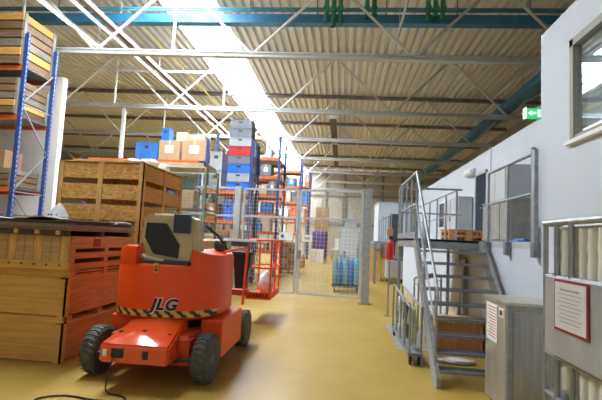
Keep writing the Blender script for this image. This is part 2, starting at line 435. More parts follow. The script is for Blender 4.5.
for y in (0, .52, 1.04): m.box(0, y, 0, 1, y + .14, .08)
m.box(0, 0, .08, 1, 1.18, .12); m.build('pallet_base', galvd, t)
t = thing('steel_stand', 'low steel stand under the caged liquid tank', 'stand', (1.3, 1.8, 0))
MB().box(0, 0, .66, 1.0, 1.18, .72).build('top_frame', galvd, t)
for x in (0.04, .96):
    for y in (.04, 1.14): MB().box(x - .03, y - .03, 0, x + .03, y + .03, .66).build('leg', galvd, t)

# stainless cabinet
t = thing('stainless_cabinet', 'upright stainless steel cabinet with a paper notice beside the stairs', 'cabinet', (1.70, 4.72, 0), math.radians(0))
MB().box(0.01, 0.01, .03, .56, .72, 1.12, None, .006).build('body', stainless, t)
MB().box(-.01, -.012, 1.12, .58, .735, 1.15, None, .006).build('top_cover', stainless, t)
m = MB(); m.box(.0, -.004, .03, .05, .02, 1.12).box(.52, -.004, .03, .57, .02, 1.12).box(.05, -.004, 1.06, .52, .02, 1.12); m.build('front_frame', galv, t)
MB().box(.055, -.002, .06, .515, .012, 1.055, None, .003).build('front_panel', stainless_d, t)
MB().box(-.001, .31, .67, .009, .64, 1.07).build('notice_sheet', paper, t)
m = MB()
for k in range(11): m.box(-.004, .34, 1.035 - k * .032, .0, .61 - (k % 3) * .03, 1.043 - k * .032)
m.build('notice_text', mat('red_ink', (.6, .12, .12), .8), t)
MB().box(-.001, .12, .97, .009, .26, 1.06).build('warning_label', paper, t)
MB().box(-.004, .15, .99, .0, .23, 1.04).build('warning_mark', redink, t)
MB().box(-.004, 0.02, .03, .008, .05, 1.12).build('side_trim', galv, t)

# ------------------------------------------------------------------ stairs and landing
DZ = 1.79
st = thing('metal_staircase', 'galvanised open tread staircase climbing to the mezzanine landing', 'stairs', (1.2, 5.5, 0))
def stringer(x):
    m = MB(); m.prism([(0.02, 0), (.26, 0), (1.94, 1.66), (1.94, 1.79), (1.80, 1.79), (.02, .12)], x, x + .05, 'x')
    return m
stringer(-.02).build('stringer', galv, st); stringer(1.02).build('stringer', galv, st)
for k in range(1, 10):
    z = k * .179; y = .13 + (k - 1) * .178
    m = MB(); m.box(.03, y, z - .035, 1.02, y + .035, z).box(.03, y + .21, z - .03, 1.02, y + .225, z)
    for q in range(5): m.box(.03, y + .055 + q * .032, z - .022, 1.02, y + .063 + q * .032, z - .002)
    for q in range(12): m.box(.05 + q * .085, y + .02, z - .02, .056 + q * .085, y + .22, z - .004)
    m.build('tread', galvd, st)
m = MB(); m.path([(0, 1.92, 2.90), (0, .18, 1.16), (0, .12, 1.02)], .021, None, 10); m.build('handrail', galv, st, smooth=True)
m = MB(); m.path([(0, 1.92, 2.38), (0, .22, .66)], .014, None, 8); m.build('knee_rail', galv, st, smooth=True)
for y, zt in ((.20, 1.16), (1.05, 2.02)):
    MB().tube((0, y, y * .98 - .12), (0, y, zt), .019).build('post', galv, st)

ld = thing('landing_platform', 'galvanised grating landing at the top of the staircase', 'platform', (1.2, 7.46, 0))
m = MB(); m.box(0, 0, DZ - .04, 1.14, 2.3, DZ - .005); m.build('deck_grating', galvd, ld)
m = MB(); m.box(0, 0, DZ - .16, .05, 2.3, DZ).box(1.09, 0, DZ - .16, 1.14, 2.3, DZ).box(0, 0, DZ - .16, 1.14, .05, DZ - .0).box(0, 2.25, DZ - .16, 1.14, 2.3, DZ); m.build('edge_frame', galv, ld)
for x, y in ((.04, 2.22), (1.06, 2.22), (1.06, 1.3)): MB().box(x - .03, y - .03, 0, x + .03, y + .03, DZ - .1).build('support_leg', galv, ld)
for y, w in ((.0, .02), (.55, .018), (1.15, .018), (1.85, .03)):
    MB().tube((0.02, y + .02, DZ), (.02, y + .02, 2.9), w).build('rail_post', galv, ld)
MB().path([(.02, -.02, 2.9), (.02, 1.88, 2.9)], .022, None, 10).build('top_rail', galv, ld, smooth=True)
MB().path([(.02, 0, 2.36), (.02, 1.88, 2.36)], .016).build('middle_rail', galv, ld, smooth=True)
MB().box(.0, 0, DZ, .02, 2.3, DZ + .10).build('toe_board', galv, ld)
MB().path([(.02, 2.28, 2.9), (1.34, 2.28, 2.9)], .022, None, 10).build('top_rail', galv, ld, smooth=True)
MB().path([(.02, 2.28, 2.36), (1.34, 2.28, 2.36)], .016).build('middle_rail', galv, ld, smooth=True)
MB().tube((.02, 2.28, DZ), (.02, 2.28, 2.9), .022).build('rail_post', galv, ld)

def railing(x, y0, y1, z0, label, n, top=1.11):
    t = thing('guard_rail', label, 'railing', (x, y0, z0))
    L_ = y1 - y0
    MB().path([(0, 0, top), (0, L_, top)], .022, None, 10).build('top_rail', galv, t, smooth=True)
    MB().path([(0, 0, top * .52), (0, L_, top * .52)], .016).build('middle_rail', galv, t, smooth=True)
    for k in range(n):
        MB().tube((0, L_ * k / (n - 1), 0), (0, L_ * k / (n - 1), top), .022).build('rail_post', galv, t)
    return t
railing(2.46, 9.85, 15.8, DZ, 'galvanised guard rail running along the mezzanine edge behind the landing', 7)
# guard on the wall face
t = thing('guard_rail', 'galvanised guard rail bolted to the white wall above the cabinet', 'railing', (OX - .035, 5.53, 0))
MB().path([(0, 0, 2.88), (0, 1.75, 2.88)], .024, None, 10).build('top_rail', galv, t, smooth=True)
MB().path([(0, 0, 2.38), (0, 1.75, 2.38)], .018, None, 10).build('middle_rail', galv, t, smooth=True)
for y, w in ((0.02, .03), (.92, .02), (1.75, .02)):
    m = MB(); m.box(-w, y - w, 1.64, w * .6, y + w, 2.92 if y < .1 else 2.88); m.build('rail_post', galv, t)
    MB().box(-.045, y - .05, 1.60, .034, y + .05, 1.78, None, .006).build('bracket', galvd, t)
MB().box(-.03, .05, 1.64, .02, .09, 2.95).build('gate_post', mgrey, t)

# mezzanine contents
t = thing('storage_cabinet', 'tall light grey double door cabinet on the mezzanine behind the guard rail', 'cabinet', (3.46, 9.75, DZ))
MB().box(0, 0, 0, .5, 1.3, 1.72, None, .01).build('body', lgrey, t)
for y in (.02, .66): d = MB().box(-.02, y, .06, 0, y + .62, 1.68, None, .004).build('door', lgrey, t)
for y in (.60, .70): MB().box(-.04, y - .01, .8, -.02, y + .01, .95).build('handle', mgrey, t)
t = thing('workbench', 'grey brown workbench cupboard on the mezzanine below the grey cabinet', 'workbench', (2.95, 8.1, DZ))
MB().box(0.02, 0.02, 0, .42, 1.58, .78).build('body', mat('brown_grey', (.30, .27, .23), .6), t)
MB().box(0, 0, .78, .46, 1.6, .82, None, .006).build('worktop', mgrey, t)
for y in (.05, .56, 1.07): MB().box(0.0, y, .06, .02, y + .47, .74, None, .003).build('door', mat('brown_grey2', (.36, .33, .28), .6), t)
m = MB(); m.box(-.15, -.35, 0, .1, .35, .02, None, .008).box(-.05, -.3, .02, .12, .1, .055, None, .01)
tag(m.build('folded_sheet', bplast, None, (2.62, 6.85, DZ)), 'blue folded plastic sheet lying on the mezzanine edge behind the guard rail', 'plastic sheet')
t = thing('wall_cabinet', 'pale grey cabinet beside the dark door on the mezzanine wall', 'cabinet', (3.55, 14.0, DZ))
MB().box(0, 0, 0, .42, 1.9, 1.45, None, .01).build('body', lgrey, t)
for y in (.03, .97): MB().box(-.02, y, .05, 0, y + .9, 1.4, None, .004).build('door', lgrey, t)
for y in (.90, 1.0): MB().box(-.035, y - .01, .7, -.02, y + .01, .82).build('handle', mgrey, t)
t = thing('bulkhead_lamp', 'white oval bulkhead lamp high on the mezzanine wall', 'wall lamp', (4.0, 14.2, 4.0))
MB().box(-.05, -.38, -.1, 0, .38, .1, None, .02).build('base', lgrey, t)
m = MB(); m.lathe([(.02, -.36), (.09, -.33), (.12, -.2), (.12, .2), (.09, .33), (.02, .36)], (-.08, 0, 0), 'y', None, 14); m.build('diffuser', whitep, t, smooth=True)

def pallet(name, label, loc, w=1.2, d=.8, mt=None, rotz=0, group=None, mt2=None):
    mt = mt or pine
    t = thing(name, label, 'pallet', loc, rotz, group)
    for k in range(5): MB().box(-w / 2, -d / 2 + k * (d - .1) / 4, .122, w / 2, -d / 2 + k * (d - .1) / 4 + .1, .144).build('deck_board', mt, t)
    for x in (-w / 2, -.07, w / 2 - .14):
        for y in (-d / 2, -.05, d / 2 - .1): MB().box(x, y, .02, x + .14, y + .1, .1).build('block', mt2 or mt, t)
        MB().box(x, -d / 2, .1, x + .14, d / 2, .122).build('stringer_board', mt, t)
    for y in (-d / 2, -.05, d / 2 - .1): MB().box(-w / 2, y, 0, w / 2, y + .1, .02).build('bottom_board', mt, t)
    return t
pallet('wooden_pallet', 'upper orange wooden pallet of two stacked on the mezzanine', (2.95, 11.1, DZ + .144), .9, .9, redwood)
pallet('wooden_pallet', 'lower orange wooden pallet of two stacked on the mezzanine', (2.95, 11.1, DZ), .9, .9, redwood)

# things under and beside the stairs
def crate(name, label, x0, y0, z0, x1, y1, z1, rows, gap, mpost, mfront, mside, posts=3, group=None, solid_front=False, lid=True, mtop=None, pw=.09):
    w, d, h = x1 - x0, y1 - y0, z1 - z0
    t = thing(name, label, 'crate', (x0, y0, z0), 0, group)
    bh = (h - gap * rows) / rows
    def side(nm, horizontal, pos, sgn):
        m = MB(); L_ = w if horizontal else d
        for r_ in range(rows):
            a = gap * .6 + r_ * (bh + gap); b = a + bh
            if horizontal: m.box(.02, min(pos, pos + sgn * .025), a, L_ - .02, max(pos, pos + sgn * .025), b)
            else: m.box(min(pos, pos + sgn * .025), .02, a, max(pos, pos + sgn * .025), L_ - .02, b)
        m.build(nm, mfront if horizontal else mside, t)
    side('front_panel', True, .02, 1); side('back_panel', True, d - .02, -1)
    side('side_panel', False, .02, 1); side('side_panel', False, w - .02, -1)
    for k in range(posts):
        x = k * (w - pw) / (posts - 1)
        MB().box(x, -.0, 0, x + pw, .02, h).build('batten', mpost, t)
        MB().box(x, d - .02, 0, x + pw, d, h).build('batten', mpost, t)
    for k in range(posts):
        y = k * (d - pw) / (posts - 1)
        MB().box(0, y, 0, .02, y + pw, h).build('batten', mpost, t)
        MB().box(w - .02, y, 0, w, y + pw, h).build('batten', mpost, t)
    MB().box(.05, .05, 0, w - .05, d - .05, .03).build('base_board', mfront, t)
    if lid: MB().box(0.0, 0.0, h - .015, w, d, h + .0, None).build('lid', mtop or mpost, t)
    return t
crate('wooden_crate', 'orange plywood crate on the floor behind the lower stair treads', 1.50, 7.3, 0, 2.28, 8.0, .50, 2, .03, redwood, redwood, redwood)
m = MB(); mt_ = Matrix.Rotation(math.radians(7), 4, 'Y')
m.box(-.012, 0, 0, .012, .6, 1.45, None, 0, mt_)
tag(m.build('cardboard_sheet', mat('faded_cardboard', (.62, .52, .38), .8, 0, .05, 4), None, (2.10, 8.45, .01)), 'tan cardboard sheet leaning on the white wall behind the stairs', 'cardboard sheet')
t = thing('tubular_stand', 'low grey tubular stand by the white wall behind the stair treads', 'stand', (1.5, 8.75, 0))
MB().path([(0, 0, .01), (0, 0, 1.0), (.42, 0, 1.12), (.42, 0, .01)], .018, None, 8).build('front_hoop', galv, t, smooth=True)
MB().path([(0, .5, .01), (0, .5, 1.0), (.42, .5, 1.12), (.42, .5, .01)], .018, None, 8).build('rear_hoop', galv, t, smooth=True)
for x, z in ((0, .9), (.42, 1.0)): MB().tube((x, 0, z), (x, .5, z), .014).build('cross_tube', galv, t)
def blob(cx, cy, cz, rx, ry, rz, seed, sub=3, amp=.15):
    b = bmesh.new(); bmesh.ops.create_icosphere(b, subdivisions=sub, radius=1)
    rnd = random.Random(seed); ph = [rnd.uniform(0, 6) for _ in range(6)]
    for v in b.verts:
        c = v.co; k = 1 + amp * (math.sin(4 * c.x + ph[0]) * math.cos(5 * c.y + ph[1]) + .5 * math.sin(9 * c.z + ph[2] + 3 * c.x))
        zz = c.z * k
        if zz < -.75: zz = -.75
        v.co = Vector((cx + c.x * k * rx, cy + c.y * k * ry, cz + (zz + .75) * rz))
    return b
def blobo(name, label, cat, mt, loc, rx, ry, rz, seed, group=None, parent=None, amp=.15):
    b = blob(0, 0, 0, rx, ry, rz, seed, 3, amp); me = bpy.data.meshes.new(name); b.to_mesh(me); b.free(); me.materials.append(mt)
    for p in me.polygons: p.use_smooth = True
    o = bpy.data.objects.new(name, me); COL.objects.link(o); o.location = loc
    if parent: o.parent = parent
    else: tag(o, label, cat, group)
    return o
blobo('plastic_sack', 'flattened pale sack on the floor behind the bottom stair tread', 'sack', bagp, (1.72, 6.75, 0), .26, .12, .04, 3)

def caster(m, x, y, r_=.07, mt=None):
    m.lathe([(r_ * .5, -.018), (r_, -.015), (r_, .015), (r_ * .5, .018)], (x, y, r_), 'x', rubberd, 14)
    m.box(x - .025, y - .015, r_, x + .025, y + .015, r_ * 2.1, galvd)
t = thing('hose_trolley', 'low tubular trolley with hoses on casters beside the staircase', 'trolley', (1.0, 6.45, 0))
m = MB(); m.path([(0, 0, .14), (0, 0, .80), (0, 2.0, .92), (0, 2.0, .14)], .017, None, 8); m.build('side_frame', galv, t, smooth=True)
m = MB(); m.path([(.16, 0, .14), (.16, 0, .80), (.16, 2.0, .92), (.16, 2.0, .14)], .017, None, 8); m.build('side_frame', galv, t, smooth=True)
for y in (.5, 1.0, 1.5): MB().tube((0, y, .16), (0, y, .86), .014).build('upright', galv, t)
MB().box(-.02, -.02, .13, .18, 2.02, .17).build('base_tray', galvd, t)
for x in (.02, .14):
    for y in (.05, 1.95): m = MB(); caster(m, x, y, .065); m.build('caster', None, t)
for k in range(4):
    m = MB(); y = .15 + k * .42; pts = []
    for q in range(25):
        a = q / 24 * 2 * PI * 2; pts.append((.03 + q * .004, y + .12 * math.cos(a) + .1, .5 + .26 * math.sin(a)))
    m.path(pts, .018, None, 6)
    tag(m.build('coiled_hose', [hosem, dgrey, hosem, paper][k], None, (1.0, 6.45, 0)), ['pale green hose coil nearest the stair foot on the trolley', 'dark hose coil hung on the trolley by the stairs', 'pale green hose coil in the middle of the trolley', 'white hose coil at the far end of the trolley'][k], 'hose')

t = thing('steel_post', 'slim steel post left of the landing carrying the extinguisher', 'post', (1.12, 10.55, 0))
MB().tube((0, 0, .01), (0, 0, 1.95), .022).build('pole', galv, t)
MB().lathe([(.09, 0), (.09, .012), (.03, .03)], (0, 0, 0), 'z', None, 16).build('base_plate', galvd, t)
t = thing('fire_extinguisher', 'red fire extinguisher hanging on the post left of the landing', 'fire extinguisher', (1.12, 10.42, 1.30))
m = MB(); m.lathe([(.07, 0), (.085, .02), (.085, .36), (.07, .42), (.03, .46), (.025, .48)], (0, 0, 0), 'z', None, 18); m.build('cylinder', redp, t, smooth=True)
MB().box(-.03, -.05, .48, .03, .05, .54).build('valve_head', black, t)
MB().path([(.03, 0, .5), (.10, 0, .42), (.105, 0, .12)], .012).build('hose', black, t)
m = MB(); m.box(-.07, -.01, 0, .07, .01, .16); tag(m.build('safety_sign', mat('orange_sign', (.75, .36, .14), .6), None, (1.12, 10.51, 1.86)), 'small orange sign above the red fire extinguisher', 'sign')

t = thing('floor_scrubber', 'grey wheeled cleaning machine standing by the far platform', 'cleaning machine', (1.86, 18.6, 0))
MB().box(0, 0, .2, .85, .7, 1.0, None, .08).build('body', lgrey, t)
MB().box(.1, .1, 1.0, .75, .6, 1.12, None, .04).build('lid', lgrey, t)
for x in (.12, .73): MB().lathe([(.08, -.03), (.14, -.03), (.14, .03), (.08, .03)], (x, .12, .14), 'x', None, 16).build('wheel', rubberd, t)
for x in (.12, .73): MB().lathe([(.08, -.03), (.14, -.03), (.14, .03), (.08, .03)], (x, .6, .14), 'x', None, 16).build('wheel', rubberd, t)
MB().path([(.1, 0, .9), (.1, -.25, 1.0), (.75, -.25, 1.0), (.75, 0, .9)], .02).build('handle', dgrey, t)

# far platform and cabin
t = thing('raised_platform', 'far galvanised platform on legs beyond the landing', 'platform', (1.3, 18.2, 0))
MB().box(0, 0, 1.60, 2.65, 9.8, 1.72).build('deck', galv, t)
for x in (.06, 2.5):
    for y in (.06, 4.8, 9.7): MB().box(x - .05, y - .05, 0, x + .05, y + .05, 1.6).build('support_leg', galvd, t)
railing(1.98, 18.3, 24.0, 1.72, 'far guard rail on the distant platform', 6)
t = thing('site_cabin', 'small white cabin with dark doorway on the far platform', 'cabin', (1.95, 24.6, 1.72))
MB().box(0, 0, 0, 1.9, 3.2, 2.12).build('body', white, t)
MB().box(-.04, -.04, 2.12, 1.94, 3.24, 2.2).build('roof', lgrey, t)
MB().box(.62, -.03, 0, 1.15, .0, 1.55).build('door', dgrey, t)
MB().box(.2, -.03, 1.2, .35, 0, 1.4).build('wall_plate', lgrey, t)
crate('wooden_crate', 'brown wooden crate stored below the far platform', 1.0, 19.6, 0, 1.72, 20.8, 1.35, 3, .04, pine_z, pine, pine_y)

# ------------------------------------------------------------------ the red lift
JL = thing('boom_lift', 'orange red self propelled boom lift parked in front of the fence', 'boom lift', (-2.14, 5.0, 0))
def wheel(x, y, rot, R=.268, W_=.175):
    e = bpy.data.objects.new('wheel', None)
    m = MB(); prof = [(R * .55, -W_ / 2), (R * .9, -W_ / 2), (R, -W_ / 2 + .03), (R, W_ / 2 - .03), (R * .9, W_ / 2), (R * .55, W_ / 2)]
    m.lathe(prof, (0, 0, 0), 'x', rubber, 32)
    for k in range(28):
        a = 2 * PI * k / 28; c, s_ = math.cos(a), math.sin(a)
        for sg in (-1, 1):
            p = Vector((sg * .008, R * math.cos(a), R * math.sin(a))); q = Vector((sg * (W_ / 2 - .008), R * math.cos(a + .09), R * math.sin(a + .09)))
            m.bar(p, q, .026, .012, rubber)
    w = m.build('wheel', None, JL, (x, y, R + .002), math.radians(rot))
    m = MB(); m.lathe([(R * .56, -W_ / 2 + .03), (R * .5, -W_ / 2 + .05), (R * .2, -W_ / 2 + .05), (.05, -W_ / 2 + .0), (.02, -W_ / 2)], (0, 0, 0), 'x', lgrey, 20)
    m.lathe([(R * .56, W_ / 2 - .03), (R * .5, W_ / 2 - .05), (R * .2, W_ / 2 - .05), (.05, W_ / 2), (.02, W_ / 2)], (0, 0, 0), 'x', mgrey, 20)
    m.build('rim', None, w)
    return w
wheel(.63, .10, -5); wheel(-.68, .14, -5); wheel(.66, 1.87, 0); wheel(-.68, 1.87, 0)
m = MB(); m.box(-.46, -.05, .22, .46, 2.2, .52, None, .02); m.build('chassis', redd, JL)
m = MB()                                       # front cowl: sloped top, boxed front
vs = [(-.38, -.42, .30), (.36, -.42, .26), (.36, -.42, .46), (-.38, -.42, .50), (-.34, .35, .28), (.34, .35, .28), (.30, .35, .68), (-.30, .35, .68)]
fs = [(0, 1, 2, 3), (1, 5, 6, 2), (5, 4, 7, 6), (4, 0, 3, 7), (3, 2, 6, 7), (0, 4, 5, 1)]
vs[0] = (-.38, -.42, .29); vs[1] = (.38, -.42, .29); vs[2] = (.38, -.42, .48); vs[3] = (-.38, -.42, .48)
bv, bf = m.fin(vs, fs, None); bmesh.ops.bevel(m.bm, geom=list({e for f in bf for e in f.edges}), offset=.02, segments=2, affect='EDGES')
gl = 12; gv = []; gf = []
for j in range(gl + 1):
    for i in range(gl + 1):
        u = i / gl * 2 - 1; v = j / gl; hw = .36 - .07 * v
        gv.append((u * hw, -.40 + .74 * v, .485 + .195 * v + .05 * (1 - u * u) * (1 - (2 * v - 1) ** 4) + .006 * math.sin(5 * u + 9 * v)))
for j in range(gl):
    for i in range(gl): a = j * (gl + 1) + i; gf.append((a, a + 1, a + gl + 2, a + gl + 1))
m.fin(gv, gf, None)
m.build('front_cowl', mat('lift_red_gloss', (.84, .085, .015), .16, 0, .04, 4, .2, spec=1), JL, smooth=True)
m = MB()
for a, b in ((.0, 0), (.28, 0), (-.28, 0)): m.box(a - .015, -.2 + .1 * abs(a), .54, a + .02, -.17 + .1 * abs(a), .60 - abs(a) * .09)
m.build('cowl_slots', black, JL)
MB().box(-.24, -.435, .35, -.11, -.418, .45, None, .004).build('charge_socket', black, JL)
MB().box(.10, -.435, .35, .16, -.418, .44, None, .004).build('charge_socket', black, JL)
MB().box(-.335, -.432, .36, -.29, -.42, .43).build('warning_label', paper, JL)
m = MB(); m.tube((-.62, .02, .30), (.62, .02, .30), .045).box(-.55, -.1, .22, .55, .12, .34).box(.36, -.12, .24, .50, .06, .50); m.build('axle', redd, JL)
MB().tube((-.62, 1.87, .30), (.62, 1.87, .30), .05).build('axle', redd, JL)
m = MB(); m.path([(-.55, -.12, .30), (.10, -.2, .27), (.55, -.12, .30)], .02); m.build('tie_rod', black, JL)
MB().box(.44, .42, .18, .72, 1.50, .64, None, .02).build('battery_box', red, JL)
MB().box(-.72, .42, .18, -.44, 1.50, .64, None, .02).build('battery_box', red, JL)
MB().lathe([(.45, .5), (.45, .66)], (0, .85, 0), 'z', None, 32).build('slew_ring', black, JL)
# counterweight drum
CW, CD, CY, CX = .685, .76, .90, -.07
def outl(inset=0., n=120):
    pts = []
    for k in range(n + 1):
        a = PI + PI * k / n; c, s_ = math.cos(a), math.sin(a)
        pts.append((CX + math.copysign(abs(c) ** .75, c) * (CW - inset), CY + math.copysign(abs(s_) ** .8, s_) * (CD - inset)))
    pts += [(CX + CW - inset - .03, CY + .45 - inset), (CX + CW - .25, CY + .75 - inset), (CX - CW + .25, CY + .75 - inset), (CX - CW + inset + .03, CY + .45 - inset)]
    return pts
def front_y(x, off=0.):
    x = x - CX; x = max(-.999 * CW, min(.999 * CW, x)); c = (abs(x) / CW) ** (1 / .75); a = math.acos(min(1, c))
    return CY - abs(math.sin(a)) ** .8 * CD - off
def loft(m, rings):
    vs = []; n = len(rings[0][0]); fs = []
    for pts, z in rings:
        for p in pts: vs.append((p[0], p[1], z if not callable(z) else z(p[0])))
    for k in range(len(rings) - 1):
        for i in range(n): j = (i + 1) % n; fs.append((k * n + i, k * n + j, (k + 1) * n + j, (k + 1) * n + i))
    fs += [tuple(range(n))[::-1], tuple(range((len(rings) - 1) * n, len(rings) * n))]
    m.fin(vs, fs, None)
m = MB(); loft(m, [(outl(.06), .64), (outl(.0), .68), (outl(.0), 1.27), (outl(.02), 1.30)])
for lo, hi, zt in ((-9, -.32, 1.52), (.335, 9, 1.49)):
    def clip(ins):
        ps = [p for p in outl(ins) if lo <= p[0] <= hi]
        ys = [p[1] for p in ps]; e_ = hi if lo < -5 else lo
        return ps
    k0 = clip(0.); n0 = len(k0)
    def ring(ins, z, dz=0):
        out = []
        for p in k0:
            dx = p[0] - CX; dy = p[1] - CY; l_ = math.hypot(dx, dy) or 1
            x_ = p[0] - dx / l_ * ins; y_ = p[1] - dy / l_ * ins
            if lo > -5: x_ = max(x_, p[0] - ins)
            out.append((x_, y_, z - dz * max(0, abs(p[0] - CX) - .45)))
        return out
    R3 = [ring(0, 1.28), ring(0, zt - .05, .25), ring(.012, zt - .015, .25), ring(.045, zt, .25)]
    vs = [v for r3 in R3 for v in r3]; fs = []
    for k in range(len(R3) - 1):
        for i_ in range(n0): j_ = (i_ + 1) % n0; fs.append((k * n0 + i_, k * n0 + j_, (k + 1) * n0 + j_, (k + 1) * n0 + i_))
    fs += [tuple(range(n0))[::-1], tuple(range((len(R3) - 1) * n0, len(R3) * n0))]
    m.fin(vs, fs, None)
ctw = m.build('counterweight', red, JL, smooth=True)
m = MB()                                       # hazard band
N_ = 90
for k in range(N_):
    xa = CX - CW * .985 + 2 * CW * .985 * k / N_; xb = CX - CW * .985 + 2 * CW * .985 * (k + 1) / N_
    for j in range(4):
        za, zb = .685 + j * .019, .685 + (j + 1) * .019
        col = yellow if ((k + j * 1.6) % 9) < 4.8 else black
        m.fin([(xa, front_y(xa, .004), za), (xb, front_y(xb, .004), za), (xb, front_y(xb, .004), zb), (xa, front_y(xa, .004), zb)], [(0, 1, 2, 3)], col)
m.build('hazard_stripe', None, JL)
m = MB(); y_ = front_y(-.0) - .005
m.box(-.085, front_y(-.06, .006), 1.20, -.035, front_y(-.06, -.004), 1.32, yellow); m.box(-.075, front_y(-.06, .009), 1.225, -.045, front_y(-.06, .004), 1.25, black); m.box(-.072, front_y(-.06, .009), 1.265, -.048, front_y(-.06, .004), 1.285, black)
m.build('warning_decal', None, JL)
def logo(off, lift, mt, nm, parent):
    cu = bpy.data.curves.new(nm, 'FONT'); cu.body = 'JLG'; cu.size = .19; cu.shear = .28; cu.offset = off + .004; cu.extrude = .0015
    cu.space_character = 1.12
    ob = bpy.data.objects.new(nm, cu); COL.objects.link(ob)
    dg = bpy.context.evaluated_depsgraph_get(); me = bpy.data.meshes.new_from_object(ob.evaluated_get(dg))
    COL.objects.unlink(ob); bpy.data.objects.remove(ob)
    xs = [v.co.x for v in me.vertices]; cxm = (max(xs) + min(xs)) / 2; sc = .355 / (max(xs) - min(xs))
    for v in me.vertices:
        x = (v.co.x - cxm) * sc + .06; z = v.co.y * .95 + .775
        v.co = Vector((x, front_y(x, lift) - v.co.z, z))
    me.materials.clear(); me.materials.append(mt)
    o = bpy.data.objects.new(nm, me); COL.objects.link(o); o.parent = parent; return o
lg = logo(.013, .004, paper, 'logo_outline', JL)
logo(.004, .009, black, 'logo_letters', JL)
MB().box(-.29, .24, 1.295, .29, 1.2, 1.335).build('machinery_deck', dgrey, JL)
# cream boom pivot
m = MB(); hx = -.33
m.prism([(hx - .02, 1.60), (hx + .06, 1.36), (hx + .62, 1.32), (hx + .66, 1.48), (hx + .64, 1.84), (hx + .56, 1.90), (hx + .03, 1.90), (hx - .01, 1.82)], .30, .52, 'y')
bmesh.ops.bevel(m.bm, geom=m.bm.edges[:], offset=.018, segments=2, affect='EDGES')
m.build('boom_head', cream, JL, smooth=True)
MB().prism([(hx + .05, 1.80), (hx + .035, 1.62), (hx + .16, 1.42), (hx + .47, 1.38), (hx + .48, 1.54), (hx + .30, 1.80)], .275, .305, 'y').build('boom_head_panel', black, JL)
MB().box(hx + .40, .25, 1.69, hx + .61, .31, 1.92, None, .006).build('control_screen', navyglass, JL)
m = MB()
for k in range(9): m.box(hx + .06 + k * .035, .45, 1.90, hx + .08 + k * .035, .5, 1.93)
m.build('bolt_row', paper, JL)
m = MB(); m.prism([(hx + .60, 1.89), (hx + .66, 1.86), (hx + .74, 1.31), (hx + .64, 1.31)], .32, .55, 'y'); m.build('boom_side_plate', cream, JL)
m = MB(); m.tube((hx + .0, .30, 1.385), (hx + .30, .27, 1.33), .03, cream).tube((hx + .3, .27, 1.33), (hx + .62, .30, 1.33), .02, dgrey); m.build('lift_cylinder', None, JL)
m = MB(); m.path([(hx + .7, .6, 1.8), (hx + .86, .7, 1.66), (hx + .92, .9, 1.5)], .016); m.build('hydraulic_hose', black, JL)
MB().box(.38, .95, 1.46, .52, 1.2, 1.62, None, .05).build('motor_cover', dgrey, JL)
m = MB(); m.box(-.12, .6, 1.34, .14, 2.9, 1.60, None, .02); m.build('lower_boom', cream, JL)
m = MB(); m.box(-.35, 2.7, .55, -.13, 2.95, 1.55, None, .02).box(-.33, 2.95, .55, -.15, 3.9, .66, None, .01).box(-.33, 3.75, .50, .32, 3.9, .62, None, .01); m.build('jib', redd, JL)
# right side struts
m = MB(); m.path([(.66, 1.9, 1.45), (.62, 1.6, 1.50), (.56, .9, 1.46)], .018).path([(.66, 1.75, .64), (.66, 1.9, 1.45)], .02)
m.build('guard_tube', red, JL)
# basket (x .05..0.8, y 3.5..4.7)
bx0, bx1, by0, by1, bz0, bz1 = .30, .76, 3.72, 4.92, .45, 1.62
m = MB(); m.box(bx0, by0, bz0, bx1, by1, bz0 + .05).box(bx0, by0 - .012, bz0, bx1, by0 + .012, bz0 + .14).box(bx1 - .012, by0, bz0, bx1 + .012, by1, bz0 + .14); bk = m.build('basket_floor', red, JL)
m = MB()
for k in range(6):
    x = bx0 + .04 + k * .066; m.prism([(x, bz0 + .04), (x + .03, bz0 + .04), (x + .055, bz0 + .11), (x + .025, bz0 + .11)], by0 - .016, by0 - .012, 'y')
m.build('toe_board_stripe', black, bk)
for x in (bx0, bx1):
    for y in (by0, by1): MB().tube((x, y, bz0), (x, y, bz1), .021).build('basket_post', red, JL)
MB().tube((bx1, 4.3, bz0), (bx1, 4.3, bz1), .021).build('basket_post', red, JL)
for z in (bz1, bz0 + .62):
    m = MB(); m.path([(bx0, by0, z), (bx1, by0, z), (bx1, by1, z), (bx0, by1, z), (bx0, by0, z)], .021); m.build('basket_rail', red, JL)
m = MB(); m.box(-.20, 3.62, 1.57, .45, 3.70, 1.62, whitep, .004).box(-.20, 3.62, 1.48, .30, 3.68, 1.57, dgrey); m.build('control_console', None, JL)
m = MB()
vs = [(0, 0, 0), (.20, 0, 0), (.20, .2, 0), (0, .2, 0), (-.07, -.02, .66), (.29, -.02, .66), (.29, .24, .66), (-.07, .24, .66)]
m.fin(vs, [(0, 3, 2, 1), (4, 5, 6, 7), (0, 1, 5, 4), (1, 2, 6, 5), (2, 3, 7, 6), (3, 0, 4, 7)], None); m.box(-.09, -.04, .64, .31, .26, .70, None, .01)
cb = m.build('waste_bin', black, None, (-2.14 + .13, 5.0 + 3.42, .68)); 
# black tool bin sits against the jib
tag(cb, 'black tapered plastic bin held at the left end of the lift basket', 'bin')
blobo('white_sack', 'white sack standing in the red lift basket', 'sack', bagp, (-2.14 + .56, 5.0 + 4.35, bz0 + .05), .15, .2, .26, 5)

